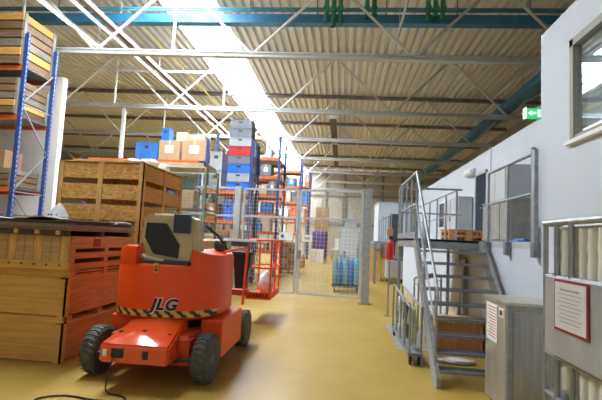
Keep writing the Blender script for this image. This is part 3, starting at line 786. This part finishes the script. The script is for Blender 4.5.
# charging cable
m = MB(); pts = []
ctrl = [(-2.35, 4.56, .36), (-2.36, 4.48, .10), (-2.34, 4.50, .012), (-2.2, 4.46, .012), (-2.1, 4.40, .012), (-2.12, 4.30, .012), (-2.4, 4.30, .012), (-2.7, 4.34, .012), (-2.9, 4.22, .012), (-2.85, 4.0, .012), (-2.75, 3.6, .012)]
def cr(P_, n=8):
    out = []
    for i in range(len(P_) - 1):
        p0 = Vector(P_[max(0, i - 1)]); p1 = Vector(P_[i]); p2 = Vector(P_[i + 1]); p3 = Vector(P_[min(len(P_) - 1, i + 2)])
        for k in range(n):
            t_ = k / n; out.append(.5 * ((2 * p1) + (p2 - p0) * t_ + (2 * p0 - 5 * p1 + 4 * p2 - p3) * t_ ** 2 + (3 * p1 - p0 - 3 * p2 + p3) * t_ ** 3))
    out.append(Vector(P_[-1])); return out
m.path(cr(ctrl), .009, None, 6)
tag(m.build('charging_cable', black), 'thin black cable lying on the floor in front of the lift', 'cable')

# ------------------------------------------------------------------ crates on the left
crate('wooden_crate', 'bottom pine crate of the front left stack beside the lift', -5.0, 5.32, 0, -3.43, 7.05, .49, 1, .02, pine_z, pine, redwood, 2)
c2_ = crate('wooden_crate', 'second pine crate of the front left stack with plain board front', -5.0, 5.32, .565, -3.43, 7.05, 1.05, 1, .02, pine, pine, redwood, 2)
for y in (.08, .8, 1.56): MB().box(0, y, -.073, 1.57, y + .1, 0).build('bearer', redwood, c2_)
MB().box(.0, .0, -.073, 1.57, .02, .0).build('skirt_board', pine, c2_)
t = thing('crate_frame', 'open pine frame with dark slots between the front left crates', 'pallet', (-5.0, 5.32, 1.05))
m = MB(); m.box(0, .04, 0, 1.57, .06, .09).box(1.51, .04, .0, 1.53, 1.7, .03); m.build('front_board', pine, t)
MB().box(1.50, .06, .05, 1.55, 1.72, .08).build('side_board', redwood, t)
for y in (.0, .8, 1.6): MB().box(0, y + .06, .0, 1.57, y + .16, .10).build('bearer', redwood, t)
t = thing('pallet_crate', 'pine crate with upright board front, topmost of the front left stack', 'crate', (-5.0, 5.30, 1.15))
for k in range(13): MB().box(k * .12, .02, .10, k * .12 + .114, .05, .43).build('front_board', palew if k % 3 else pine_z, t)
MB().box(-.02, 0, 0, 1.58, .04, .10).build('bottom_rail', pine, t)
m = MB()
for k in range(9): m.lathe([(.012, 0), (.012, .008)], (.1 + k * .17, -.006, .06), 'y', None, 8)
m.build('bolt_heads', black, t)
for z in (.0, .14): MB().box(1.53, .05, z, 1.58, 1.75, z + .08).build('side_board', redwood, t)
MB().box(1.53, .05, .27, 1.57, 1.75, .43).build('side_panel', redwood, t)
MB().box(0, .05, .40, 1.53, 1.75, .42).build('lid', darkwood, t)
MB().box(.02, 1.72, 0, 1.53, 1.75, .42).build('back_panel', redwood, t)
MB().box(1.571, .55, .29, 1.575, .72, .40).build('red_stencil', redink, t)
for y in (.04, .85, 1.62): MB().box(1.50, y, .0, 1.575, y + .1, .3).build('side_post', redwood, t)
t = thing('pallet_of_boards', 'dark stack of boards on bearers lying on top of the front left crate', 'board stack', (-5.05, 5.22, 1.58))
for y in (.0, .8, 1.6):
    MB().box(0, y, 0, 1.62, y + .09, .07).build('bearer', darkwood, t)
MB().box(-.02, -.02, .07, 1.66, 1.75, .11).build('board', oldwood, t)
MB().box(-.02, -.03, .112, 1.64, 1.75, .15).build('board', greywood, t)
MB().box(.0, -.02, .152, 1.60, 1.72, .19).build('board', darkwood, t)
for k in range(6): MB().box(.1 + k * .28, -.035, .015, .15 + k * .28, .0, .065).build('spacer', pine_z, t)
m = MB(); rnd = random.Random(4)
nx, ny = 18, 14; vs = []; fs = []
for j in range(ny):
    for i in range(nx):
        x = i / (nx - 1) * 1.62; y = j / (ny - 1) * 1.7
        e_ = min(i, nx - 1 - i, 2) / 2
        vs.append((x + rnd.uniform(-.02, .02), y + rnd.uniform(-.02, .02), .20 + .025 * math.sin(x * 6 + y * 3) * e_ + rnd.uniform(0, .015)))
for j in range(ny - 1):
    for i in range(nx - 1): a = j * nx + i; fs.append((a, a + 1, a + nx + 1, a + nx))
bv, bf = m.fin(vs, fs, None); 
ret = bmesh.ops.extrude_face_region(m.bm, geom=bf)
for v in [g for g in ret['geom'] if isinstance(g, bmesh.types.BMVert)]: v.co.z -= .012
tag(m.build('plastic_film', mat('pale_film', (.52, .52, .50), .35, 0, .2, 7, .3), None, (-5.05, 5.22, 1.592), smooth=True), 'crumpled pale plastic film covering the dark board stack', 'plastic film')
t = thing('paper_cone', 'pale grey folded paper cone standing on the film covered boards', 'paper cone', (-4.05, 5.95, 1.835))
MB().lathe([(.16, 0), (.09, .11), (.01, .20)], (0, 0, 0), 'z', None, 5).build('cone', mat('cone_paper', (.62, .60, .60), .7), t)
m = MB()
for a in (-1.2, -1.7, -2.2): m.lathe([(.012, 0), (.012, .01)], (.13 * math.cos(a), .13 * math.sin(a) - .012, .025), 'y', None, 8)
m.build('punched_holes', black, t)

crate('strand_board_crate', 'lower strand board crate behind the front left stack', -5.12, 7.4, 0, -3.52, 9.3, 1.42, 3, .07, pine_z, osb, osb)
crate('strand_board_crate', 'large upper strand board crate with slots behind the lift', -5.12, 7.4, 1.42, -3.52, 9.3, 2.90, 4, .10, pine_z, osb, osb, 3)
def planks(label, x, y, z, L_, n, ang, mt):
    t = thing('plank_bundle', label, 'planks', (x, y, z), math.radians(ang))
    for k in range(n): MB().box(0, k * .13, 0, L_ - .1 * (k % 2), k * .13 + .1, .05 + .02 * (k % 3)).build('plank', mt, t)
planks('pale planks lying on the front of the large upper strand board crate', -5.0, 7.6, 2.91, 1.2, 3, 0, palew)
planks('loose timber at the back of the large upper strand board crate', -5.0, 8.7, 2.91, .75, 3, 4, pine)
t = thing('timber_trestle', 'small open timber trestle standing on the large strand board crate', 'timber frame', (-5.0, 8.2, 2.91))
for x in (0, .72): MB().box(x, 0, 0, x + .04, .04, .13).build('upright', palew, t)
MB().box(0, 0, .13, .76, .04, .16).build('top_rail', palew, t)
for k, (x, y, s_) in enumerate(((-4.25, 8.4, .2), (-3.85, 8.3, .19), (-3.9, 8.9, .22))):
    blobo('white_bag', ['white plastic bag left of two at the front of the strand board crate top', 'white plastic bag at the right front corner of the strand board crate top', 'white plastic bag at the back of the strand board crate top'][k], 'bag', bagp, (x, y, 2.91), s_, s_ * .8, .12, 20 + k, 'white bags on the crate')

# mesh cages
def cage(loc, label):
    t = thing('mesh_cage', label, 'mesh cage', loc, 0, 'stacked wire mesh cages')
    w, d, h = 1.35, 1.1, 1.08
    for x in (.02, w - .02):
        for y in (.02, d - .02): MB().box(x - .02, y - .02, 0, x + .02, y + .02, h).build('corner_post', greeny, t)
    MB().box(0, 0, .06, w, d, .09).build('base', galvd, t)
    m = MB()
    for k in range(1, 14): x = k * w / 14; m.box(x - .004, 0, .09, x + .004, .008, h - .03).box(x - .003, d - .006, .09, x + .003, d, h - .03)
    for k in range(1, 11): y = k * d / 11; m.box(0, y - .003, .09, .006, y + .003, h - .03).box(w - .006, y - .003, .09, w, y + .003, h - .03)
    for k in range(1, 11): z = .09 + k * (h - .12) / 11; m.box(0, 0, z - .003, w, .006, z + .003).box(0, d - .006, z - .003, w, d, z + .003).box(0, 0, z - .003, .006, d, z + .003).box(w - .006, 0, z - .003, w, d, z + .003)
    m.build('wire_mesh', greeny, t)
    m = MB(); m.path([(.02, .02, h), (w - .02, .02, h), (w - .02, d - .02, h), (.02, d - .02, h), (.02, .02, h)], .016); m.build('top_rim', greeny, t)
for k in range(3): cage((-4.68, 10.3, .0 + k * 1.1), f'green wire mesh cage with boxes beside the fence, {["bottom", "middle", "top"][k]} of three')

def box_thing(name, label, cat, x, y, z, w, d, h, mt, detail=None, group=None, rot=0):
    """x,y = centre of footprint"""
    t = thing(name, label, cat, (x, y, z), math.radians(rot), group)
    if detail == 'crate':      # plastic stacking crate: ribbed walls, rim
        MB().box(-w / 2 + .012, -d / 2 + .012, 0, w / 2 - .012, d / 2 - .012, h - .03).build('body', mt, t)
        m = MB(); m.box(-w / 2, -d / 2, h - .045, w / 2, d / 2, h - .01)
        for k in range(5): xx = -w / 2 + k * (w - .02) / 4; m.box(xx, -d / 2, .01, xx + .02, d / 2, h - .03)
        m.box(-w / 2, -d / 2, .0, w / 2, d / 2, .02); m.build('rim', mt, t)
        MB().box(-.07, -d / 2 - .004, h * .62, .07, -d / 2 + .001, h * .78).build('hand_hole', dgrey, t)
    else:
        MB().box(-w / 2, -d / 2, 0, w / 2, d / 2, h, None, .006).build('body', mt, t)
        m = MB(); m.box(-.03, -d / 2 - .003, h * .55, .03, d / 2 + .003, h + .002); m.build('tape_strip', tape, t)
        if detail == 'label': MB().box(-w * .2, -d / 2 - .006, h * .35, w * .2, -d / 2 - .001, h * .75).build('paper_label', paper, t)
    return t
m = MB(); m.box(-4.62, 10.36, 3.305, -3.40, 11.3, 3.33).box(-4.62, 10.36, 3.33, -3.40, 10.39, 3.41).box(-4.62, 11.27, 3.33, -3.40, 11.3, 3.41).box(-4.62, 10.36, 3.33, -4.59, 11.3, 3.41).box(-3.43, 10.36, 3.33, -3.40, 11.3, 3.41)
tag(m.build('cardboard_tray', cartonl), 'shallow pale cardboard tray lying on the topmost mesh cage', 'tray')
cc = [('bottom', 0), ('middle', 1), ('top', 2)]
for nm, k in cc:
    z = .095 + k * 1.1
    box_thing('plastic_bin', f'blue plastic bin at the left inside the {nm} mesh cage', 'bin', -4.38, 10.6, z, .45, .4, .5, [bplast, cyanp, bplast][k], 'crate')
    box_thing('cardboard_box', f'brown cardboard box in the {nm} mesh cage', 'box', -3.85, 10.6, z, .42, .4, .45, [cartond, carton, cyanp][k] if k < 2 else cartonl, None)
    box_thing('plastic_bin', f'cyan bin lying on top of the goods in the {nm} mesh cage', 'bin', -4.2, 10.95, z + .52, .7, .2, .25, [gplast, cyanp, cyanp][k], 'crate')

# ------------------------------------------------------------------ racking
def rack(label, x0, x1, y, depth, top, levels, ends, name='pallet_rack', braced=True):
    t = thing(name, label, 'pallet rack', (0, y, 0), 0, 'blue and orange pallet racking')
    for x in ends:
        for yy in (0, depth):
            m = MB(); m.box(x - .05, yy - .035, 0, x + .05, yy + .035, top, rackblue)
            for q in range(int(top / .12)): m.box(x + .0502, yy - .012, .1 + q * .12, x + .052, yy + .012, .15 + q * .12, lgrey)
            m.build('upright', None, t)
        m = MB(); z = .3; k = 0
        while z + 1.2 < top + .3:
            a, b = (0, depth) if k % 2 == 0 else (depth, 0)
            m.bar((x, a, z), (x, b, min(z + 1.1, top - .05)), .03, .03); 
            if k % 2 == 0: m.bar((x, a, z), (x, b, z), .03, .03)
            z += 1.1; k += 1
        m.build('cross_brace', galv, t)
    es = sorted(ends)
    for z in levels:
        for a, b in zip(es, es[1:]):
            for yy in (0, depth): MB().box(a + .05, yy - .025, z - .13, b - .05, yy + .025, z).build('beam', rackor, t)
            MB().box(a + .05, .03, z - .03, b - .05, depth - .03, z - .01).build('deck_panel', galvd, t)
    return t
# left front rack
LL = [2.55, 2.95 + .45, 4.45, 5.68]
LL = [2.62, 4.42, 5.68]
rack('blue and orange pallet rack at the left edge loaded with timber', -10.6, -8.0, 10.0, 1.1, 6.5, [1.2] + LL, (-10.6, -8.08))
def load(label, x, y, z, w, d, h, mt, slats=4):
    t = thing('timber_load', label, 'timber load', (x, y, z))
    MB().box(-w / 2 + .03, -d / 2 + .03, .0, w / 2 - .03, d / 2 - .03, h - .02).build('core', darkwood, t)
    sh = h / slats
    for k in range(slats):
        z0 = k * sh + .012
        MB().box(-w / 2, -d / 2, z0, w / 2, d / 2, z0 + sh * .82).build('board_layer', [oldwood, mt, greywood, oldwood][k % 4], t)
    for x_ in (w / 2 - .002,):
        for yy in (-d / 2 + .05, d / 2 - .15): MB().box(x_ - .01, yy, 0, x_ + .025, yy + .09, h).build('side_batten', mgrey, t)
    return t
load('stack of aged timber crates on the top shelf of the left rack', -9.28, 10.55, 5.69, 2.2, 1.3, 1.35, pine, 6)
load('grey and brown boards on the second shelf down of the left rack', -9.35, 10.55, 4.43, 2.3, 1.3, .92, pine, 5)
load('low bundle of brown boards on the middle shelf of the left rack', -9.3, 10.55, 2.63, 2.2, 1.2, .45, oldwood, 3)
box_thing('wooden_box', 'small brown wooden box on the middle shelf of the left rack', 'box', -8.75, 10.4, 3.09, .6, .6, .45, cartond)
load('brown wooden bundle on the lowest shelf of the left rack', -9.3, 10.55, 1.21, 2.2, 1.2, .75, redwood, 3)
t = thing('drum', 'blue plastic barrel beyond the left rack at upper level', 'barrel', (-8.8, 14.9, 3.23))
MB().lathe([(.27, 0), (.3, .03), (.3, .3), (.315, .33), (.3, .36), (.3, .6), (.315, .63), (.3, .66), (.3, .87), (.25, .9)], (.0, .4, 0), 'z', None, 24).build('body', bplast, t, smooth=True)
MB().lathe([(.04, 0), (.04, .03)], (.12, .4, .9), 'z', None, 10).build('bung_cap', black, t)
dup(t, (-8.05, 14.9, 3.23), None, 'blue plastic barrel on the upper shelf, right one of two beside the white partition')

# rack rows across the hall
RX = -3.32
rack('long left part of the first pallet rack row behind the fence, carrying the high boxes', -9.2, RX, 14.8, 1.1, 4.2, [1.15, 2.2, 3.22, 4.22], (-9.2, -7.05, -5.02))
rack('right bay of the first pallet rack row, carrying the tall crate tower', -9.2, RX, 14.8, 1.1, 5.0, [1.15, 2.2, 3.22], (-4.80, -3.20))
rack('second pallet rack row behind the fence with double depth', -6.2, RX, 18.6, 1.9, 6.05, [1.1, 1.9, 2.7, 3.5, 4.3, 5.1], (-5.6, -2.82))
rack('third pallet rack row further down the aisle', -6.2, RX, 28.1, 1.2, 6.8, [1.0, 2.0, 3.0, 4.0, 5.0, 6.0], (-5.6, -2.82))
rack('fourth pallet rack row near the end of the aisle', -6.2, RX, 36.0, 1.2, 7.4, [1.5, 3.0, 4.5, 6.0], (-5.6, -2.82))
Y1 = 15.3
def bt(lbl, cat, x0, x1, z0, z1, mt, det=None, y=Y1, d=.9, name='cardboard_box'):
    return box_thing(name, lbl, cat, (x0 + x1) / 2 + .15, y, z0, x1 - x0, d, z1 - z0, mt, det)
bt('blue plastic box at the left end of the high shelf behind the crates', 'box', -7.6, -6.78, 4.23, 4.85, bplast, 'crate', name='plastic_box')
bt('wide cardboard box with white label on the high shelf', 'box', -6.74, -5.98, 4.23, 4.92, carton, 'label', y=15.1, d=.5)
bt('small blue bin standing upright on stacked goods behind the labelled carton', 'bin', -6.70, -6.42, 4.925, 5.38, bplast2, 'crate', y=15.1, d=.4, name='plastic_bin')
bt('tall pale cardboard box behind the labelled carton on the high shelf', 'box', -6.34, -5.95, 4.23, 5.35, cartonl, None, y=15.55, d=.35)
bt('brown cardboard box with label at the right of the high shelf', 'box', -5.9, -5.02, 4.23, 4.95, carton, 'label', y=15.1, d=.45)
bt('pale carton stacked on the brown labelled box of the high shelf', 'box', -5.7, -5.1, 4.96, 5.15, cartonl, 'label', y=15.1, d=.4)
blobo('white_bundle', 'white wrapped bundle at the back right of the high shelf', 'bundle', bagp, (-5.2, 15.62, 4.23), .26, .2, .62, 11)
# grey boxes under
for k in range(2):
    bt(f'pale grey plastic container on the rack left of the crate tower, {["lower", "upper"][k]} one', 'container', -4.86, -4.42, 3.23 + k * .68, 3.90 + k * .68, lgplast, 'crate', name='plastic_container')
tower = [('bottom blue', bplast2), ('second, light grey', lgplast), ('third, blue', bplast2), ('fourth, grey', gplast), ('fifth, red', redp), ('sixth, pale grey', lgplast), ('seventh, grey', gplast), ('topmost, dark grey', gplast)]
for k, (nm, mt) in enumerate(tower):
    bt(f'plastic crate in the tall tower behind the fence, {nm}', 'crate', -4.23, -3.44, 3.23 + k * .315, 3.54 + k * .315, mt, 'crate', y=15.2, d=.6, name='plastic_crate')
for k in range(6):
    bt(f'grey crate of the rear column beside the crate tower, number {k + 1} from below'.replace('number 1 from below', 'lowest').replace('number 2 from below', 'second lowest').replace('number 3 from below', 'third from the bottom').replace('number 4 from below', 'third from the top').replace('number 5 from below', 'second from the top').replace('number 6 from below', 'topmost'), 'crate', -4.10, -3.52, 3.42 + k * .31, 3.72 + k * .31, [lgplast, gplast][k % 2], 'crate', y=16.45, d=.6, name='plastic_crate')
t = thing('pallet_rack', 'narrow rack bay carrying the rear grey crate column', 'pallet rack', (0, 16.15, 0))
for yy in (0, .62):
    for x in (-4.12, -3.32): MB().box(x - .04, yy - .03, 0, x + .04, yy + .03, 3.42).build('upright', rackblue, t)
    MB().box(-4.08, yy - .025, 3.30, -3.36, yy + .025, 3.41).build('beam', rackor, t)
MB().box(-4.08, -.03, 3.40, -3.36, .65, 3.415).build('deck_panel', galvd, t)
rnd = random.Random(12)
cols = [('brown', cartond, 'cardboard_box'), ('tan', carton, 'cardboard_box'), ('pale', cartonl, 'cardboard_box'), ('blue', bplast, 'plastic_bin'), ('white', paper, 'cardboard_box'), ('orange', rackor, 'plastic_bin'), ('grey', gplast, 'plastic_bin')]
bt('bright blue bin on the first rack row just left of the gate post', 'bin', -4.27, -3.95, 2.21, 2.85, bplast2, 'crate', name='plastic_bin')
bt('pale grey box between gate post and blue bin on the first rack row', 'box', -3.92, -3.55, 2.21, 2.82, lgplast, name='storage_box')
def fill(rowname, y, z, h, x0, x1, lo, hi, wd=.4):
    x = x0; k = 0; used = {}
    while x < x1 - .25:
        w = rnd.uniform(.34, .62); w = min(w, x1 - x)
        c = rnd.choice(cols); hh = rnd.uniform(lo, hi); hh = min(hh, h)
        used[c[0]] = used.get(c[0], 0) + 1
        place = ['left end', 'left part', 'middle', 'right part', 'right end', 'far right', 'outer edge', 'aisle end'][min(k, 7)]
        box_thing(c[2], f'{c[0]} box at the {place} of the {rowname}', 'box', x + w / 2, y, z, w - .05, wd * 2, hh, c[1], 'label' if rnd.random() < .4 else ('crate' if 'bin' in c[2] else None))
        x += w; k += 1
fill('second shelf of the first rack row', 15.3, 2.21, .7, -4.8, -4.2, .4, .7)
fill('lowest shelf of the first rack row', 15.3, 1.16, .8, -4.8, -3.45, .4, .75)
RX2 = -2.82
for q, z in enumerate((1.11, 1.91, 2.71, 3.51, 4.31)): fill(['lowest', 'second', 'third', 'fourth', 'highest'][q] + ' shelf of the second rack row', 19.0, z, .6, -4.5, RX2 - .08, .3, .62)
for q, z in enumerate((1.01, 2.01, 3.01, 4.01, 5.01)): fill(['lowest', 'second', 'third', 'fourth', 'highest'][q] + ' shelf of the third rack row', 28.6, z, .8, -4.6, RX2 - .08, .5, .8, .45)
for q, z in enumerate((1.51, 3.01, 4.51, 6.01)): fill(['lowest', 'second', 'third', 'highest'][q] + ' shelf of the fourth rack row', 36.6, z, 1.2, -4.1, RX2 - .08, .8, 1.25, .45)
# white wrapped item on top of row two
t = thing('grey_roll', 'grey tilted roll lying on top of the second rack row', 'roll', (-3.45, 19.0, 5.11))
MB().prism([(-.2, 0), (.2, 0), (.22, .3), (.1, .55)], -.1, .3, 'y').build('roll', lgrey, t)

# ------------------------------------------------------------------ fence with gate
FY, FA = 12.27, -.10
fence = thing('security_fence', 'grey steel mesh fence panels left of the double gate', 'fence', (.68, FY, 0), FA)
def mesh_panel(x0, x1, z0, z1, parent, name='mesh_panel', frame=True, p=.11):
    m = MB(); r_ = .004; x = x0 + p / 2
    while x < x1: m.box(x - r_, -r_, z0, x + r_, r_, z1); x += p
    z = z0 + p / 2
    while z < z1: m.box(x0, -r_, z - r_, x1, r_, z + r_); z += p
    o = m.build(name, galvf, parent)
    if frame:
        for xx in (x0, x1): MB().box(xx - .03, -.03, z0, xx + .03, .03, z1).build('frame_stile', galvf, parent)
        for zz in (z0, (z0 + z1) * .705, z1): MB().box(x0, -.025, zz - .03, x1, .025, zz + .03).build('frame_rail', galvf, parent)
    return o
MB().box(-3.84, -.08, 0, -3.68, .08, 3.12).build('fence_post', galvf, fence)
mesh_panel(-5.2, -3.85, .12, 3.08, fence)
g = thing('fence_gate', 'left leaf of the tall mesh gate behind the lift', 'gate', (.68, FY, 0), FA)
mesh_panel(-3.58, -1.98, .15, 3.06, g)
MB().box(-2.48, -.04, 1.62, -2.08, -.03, 1.84).build('sign', paper, g)
MB().lathe([(.05, 0), (.05, .004)], (-2.38, -.046, 1.73), 'y', None, 16).build('sign_symbol', bplast, g)
g = thing('fence_gate', 'right leaf of the tall mesh gate beside the thick post', 'gate', (.68, FY, 0), FA)
mesh_panel(-1.90, -.15, .15, 3.06, g)
MB().box(-1.80, -.04, 1.60, -1.52, -.03, 1.80).build('sign', paper, g)
MB().box(-1.74, -.046, 1.66, -1.58, -.041, 1.74).build('sign_symbol', lgrey, g)
MB().box(-1.92, -.08, 1.1, -1.84, .06, 1.35).build('lock_case', mgrey, g)
t = thing('gate_post', 'thick galvanised post at the right end of the mesh gate', 'post', (.68, FY, 0), FA)
MB().box(-.10, -.10, .015, .10, .10, 3.14).build('post', galv, t)
MB().box(-.17, -.15, 0, .17, .15, .015).build('base_plate', galvd, t)
MB().box(-.11, -.11, 3.14, .11, .11, 3.16).build('cap', galvd, t)

# behind the fence
t = thing('bottle_trolley', 'wheeled trolley behind the gate loaded with blue bags', 'trolley', (-.28, 14.6, 0))
MB().box(0, 0, .16, .92, .7, .24).build('base', dgrey, t)
for x in (.08, .84):
    for y in (.08, .62): m = MB(); caster(m, x, y, .075); m.build('caster', None, t)
for x in (0.02, .9):
    for y in (.02, .68): MB().tube((x, y, .2), (x, y, 1.0), .014).build('upright', galv, t)
m = MB(); m.path([(.02, .02, .62), (.9, .02, .62), (.9, .68, .62), (.02, .68, .62), (.02, .02, .62)], .008); m.build('guard_hoop', galv, t)
for i in range(5):
    m = MB(); x = .10 + i * .175
    h = [.86, .74, .92, .8, .88][i]
    m.lathe([(.07, 0), (.085, .03), (.085, h * .8), (.06, h * .92), (.03, h)], (x, .15, .245), 'z', None, 14)
    o = m.build('blue_bag', bplast if i % 2 else cyanp, None, (-.28, 14.6, 0), smooth=True)
    tag(o, f'tall blue bag on the trolley behind the gate, {["leftmost", "second from left", "middle", "second from right", "rightmost"][i]} in its front row', 'bag')
rnd2 = random.Random(3)
for i in range(6):
    m = MB(); x = .12 + i * .14; y = .42; h = rnd2.uniform(1.0, 1.55); tx = rnd2.uniform(-.03, .03)
    m.tube((x, y, .245), (x + tx, y + tx, h), .03, None, 8)
    tag(m.build('plastic_tube', [lgplast, cyanp, mgrey][i % 3], None, (-.28, 14.6, 0)), 'upright plastic tube at the back of the blue bag trolley', 'tube', 'tubes on the trolley')
t = thing('film_hood', 'tall translucent plastic hood standing behind the blue bag trolley', 'plastic hood', (-.10, 15.5, 0))
MB().box(0, 0, 1.15, .72, .4, 2.15, None, .04).build('film_cover', film, t)
m = MB(); vs = [(.15, .05, 2.15), (.6, .05, 2.15), (.6, .35, 2.15), (.15, .35, 2.15), (.36, .2, 2.85)]
m.fin(vs, [(0, 1, 4), (1, 2, 4), (2, 3, 4), (3, 0, 4), (3, 2, 1, 0)], None); m.build('peaked_top', lgplast, t)
for x in (.03, .69):
    for y in (.03, .37): MB().tube((x, y, 0), (x, y, 2.1), .015).build('stand_leg', galv, t)
MB().box(0, 0, .4, .72, .4, 1.13, None, .02).build('lower_box', lgplast, t)

t = thing('wooden_pallet', 'pallet under the tall stack of brown cartons behind the gate', 'pallet', (-2.55, 21.6, 0))
for k in range(5): MB().box(-.45, -.4 + k * .17, .11, .45, -.3 + k * .17, .13).build('deck_board', pine, t)
for x in (-.42, -.05, .32): MB().box(x, -.4, 0, x + .1, .4, .11).build('bearer', pine, t)
nm_ = ['lowest', 'second', 'third', 'fourth', 'top']
for k in range(5):
    for j in range(2):
        box_thing('cardboard_box', f'brown carton in the pallet stack behind the gate, {["left", "right"][j]} one in the {nm_[k]} layer', 'box', -2.755 + j * .41, 21.6, .131 + k * .27, .4, .7, .265, [cartond, carton][(k + j) % 2], None)
box_thing('white_box', 'white box on the aisle floor far behind the gate', 'box', -1.75, 32.0, 0, .95, .8, .95, paper, None)
t = thing('wrapped_pallet', 'purple wrapped pallet load far down the aisle', 'wrapped pallet', (-1.75, 34.2, 0))
MB().box(-.6, 0, 0, .6, 1.0, .14).build('pallet_base', pine, t)
blob_o = MB().box(-.58, .02, .14, .58, .98, 2.3, None, .12).build('purple_film', purple, t, smooth=True)
box_thing('cardboard_box', 'tall orange carton on the floor at the far aisle end', 'box', -1.9, 41.0, 0, 1.2, 1, 4.6, carton, None).scale = (1, 1, 1)
for k in range(5):
    box_thing('wooden_box', f'small brown box beside the rack foot in the aisle, {nm_[k]} of the group', 'box', -2.75 + (k % 2) * .4, 25.0 + (k // 2) * 1.2, 0, .38, .6, .35 + .12 * k, [cartond, redwood, carton][k % 3], None)
t = thing('far_workbench', 'pale low workbench near the far wall of the hall', 'workbench', (-.9, 38, 0))
MB().box(0, 0, .8, 2.4, .8, .9).build('worktop', paper, t)
for x in (.05, 2.3):
    for y in (.05, .7): MB().box(x, y, 0, x + .06, y + .06, .8).build('leg', mgrey, t)
box_thing('white_box', 'white box on the far pale workbench', 'box', -.2, 38.4, .9, .8, .5, .9, paper, None)

# ------------------------------------------------------------------ light
W = bpy.data.worlds.new('World'); S.world = W; W.use_nodes = True
bg = W.node_tree.nodes['Background']; bg.inputs['Color'].default_value = (.93, .97, 1, 1); bg.inputs['Strength'].default_value = 1.3
def area(name, loc, size, size_y, power, col=(1, 1, 1), rot=(0, 0, 0)):
    l = bpy.data.lights.new(name, 'AREA'); l.shape = 'RECTANGLE'; l.size = size; l.size_y = size_y; l.energy = power; l.color = col
    o = bpy.data.objects.new(name, l); COL.objects.link(o); o.location = loc; o.rotation_euler = rot; return o
area('skylight_daylight', (-5.18, 26, 9.6), 1.9, 42, 9000, (.82, .91, 1))
area('rear_fill_light', (-1, -6.5, 5.0), 14, 6, 125, (.90, .95, 1), (math.radians(80), 0, 0))  # soft fill added behind the camera to brighten the foreground
#area('skylight_rear', (1.0, -2.0, 8.6), 2.0, 9, 260, (1, .98, .95))

t = thing('office_fill_fixture', 'white light fixture added inside the office to brighten the window', 'ceiling light', (4.2, 3.2, 4.2))  # added fixture, lightens the office interior behind the glass
MB().box(-.3, -.6, -.06, .3, .6, 0).build('housing', whitep, t)
MB().box(-.27, -.57, -.075, .27, .57, -.06).build('diffuser', lampm, t)
area('office_fill_light', (4.2, 3.2, 4.1), .5, 1.1, 45, (.85, .93, 1))  # added fill so the office pane looks paler
cam = bpy.data.cameras.new('camera'); cam.sensor_width = 36; cam.lens = 440 / 602 * 36; cam.clip_end = 200
co = bpy.data.objects.new('camera', cam); COL.objects.link(co)
R_ = Matrix(((0.9945578695741635, 0.09240212382868242, 0.0481299447335053), (-0.039782314782966545, -0.09014841349139747, 0.9951334739498482), (0.09629128464513492, -0.9916325484053722, -0.08598184369072774)))
mw = R_.transposed().to_4x4(); mw.translation = Vector((0, 0, 1.7)); co.matrix_world = mw
S.camera = co
S.view_settings.view_transform = 'Standard'; S.view_settings.look = 'None'; S.view_settings.gamma = 1; S.view_settings.exposure = 0.5
S.view_settings.use_curve_mapping = False
S.cycles.use_denoising = True
S.cycles.max_bounces = 8; S.cycles.transparent_max_bounces = 16
S.cycles.sample_clamp_indirect = 8
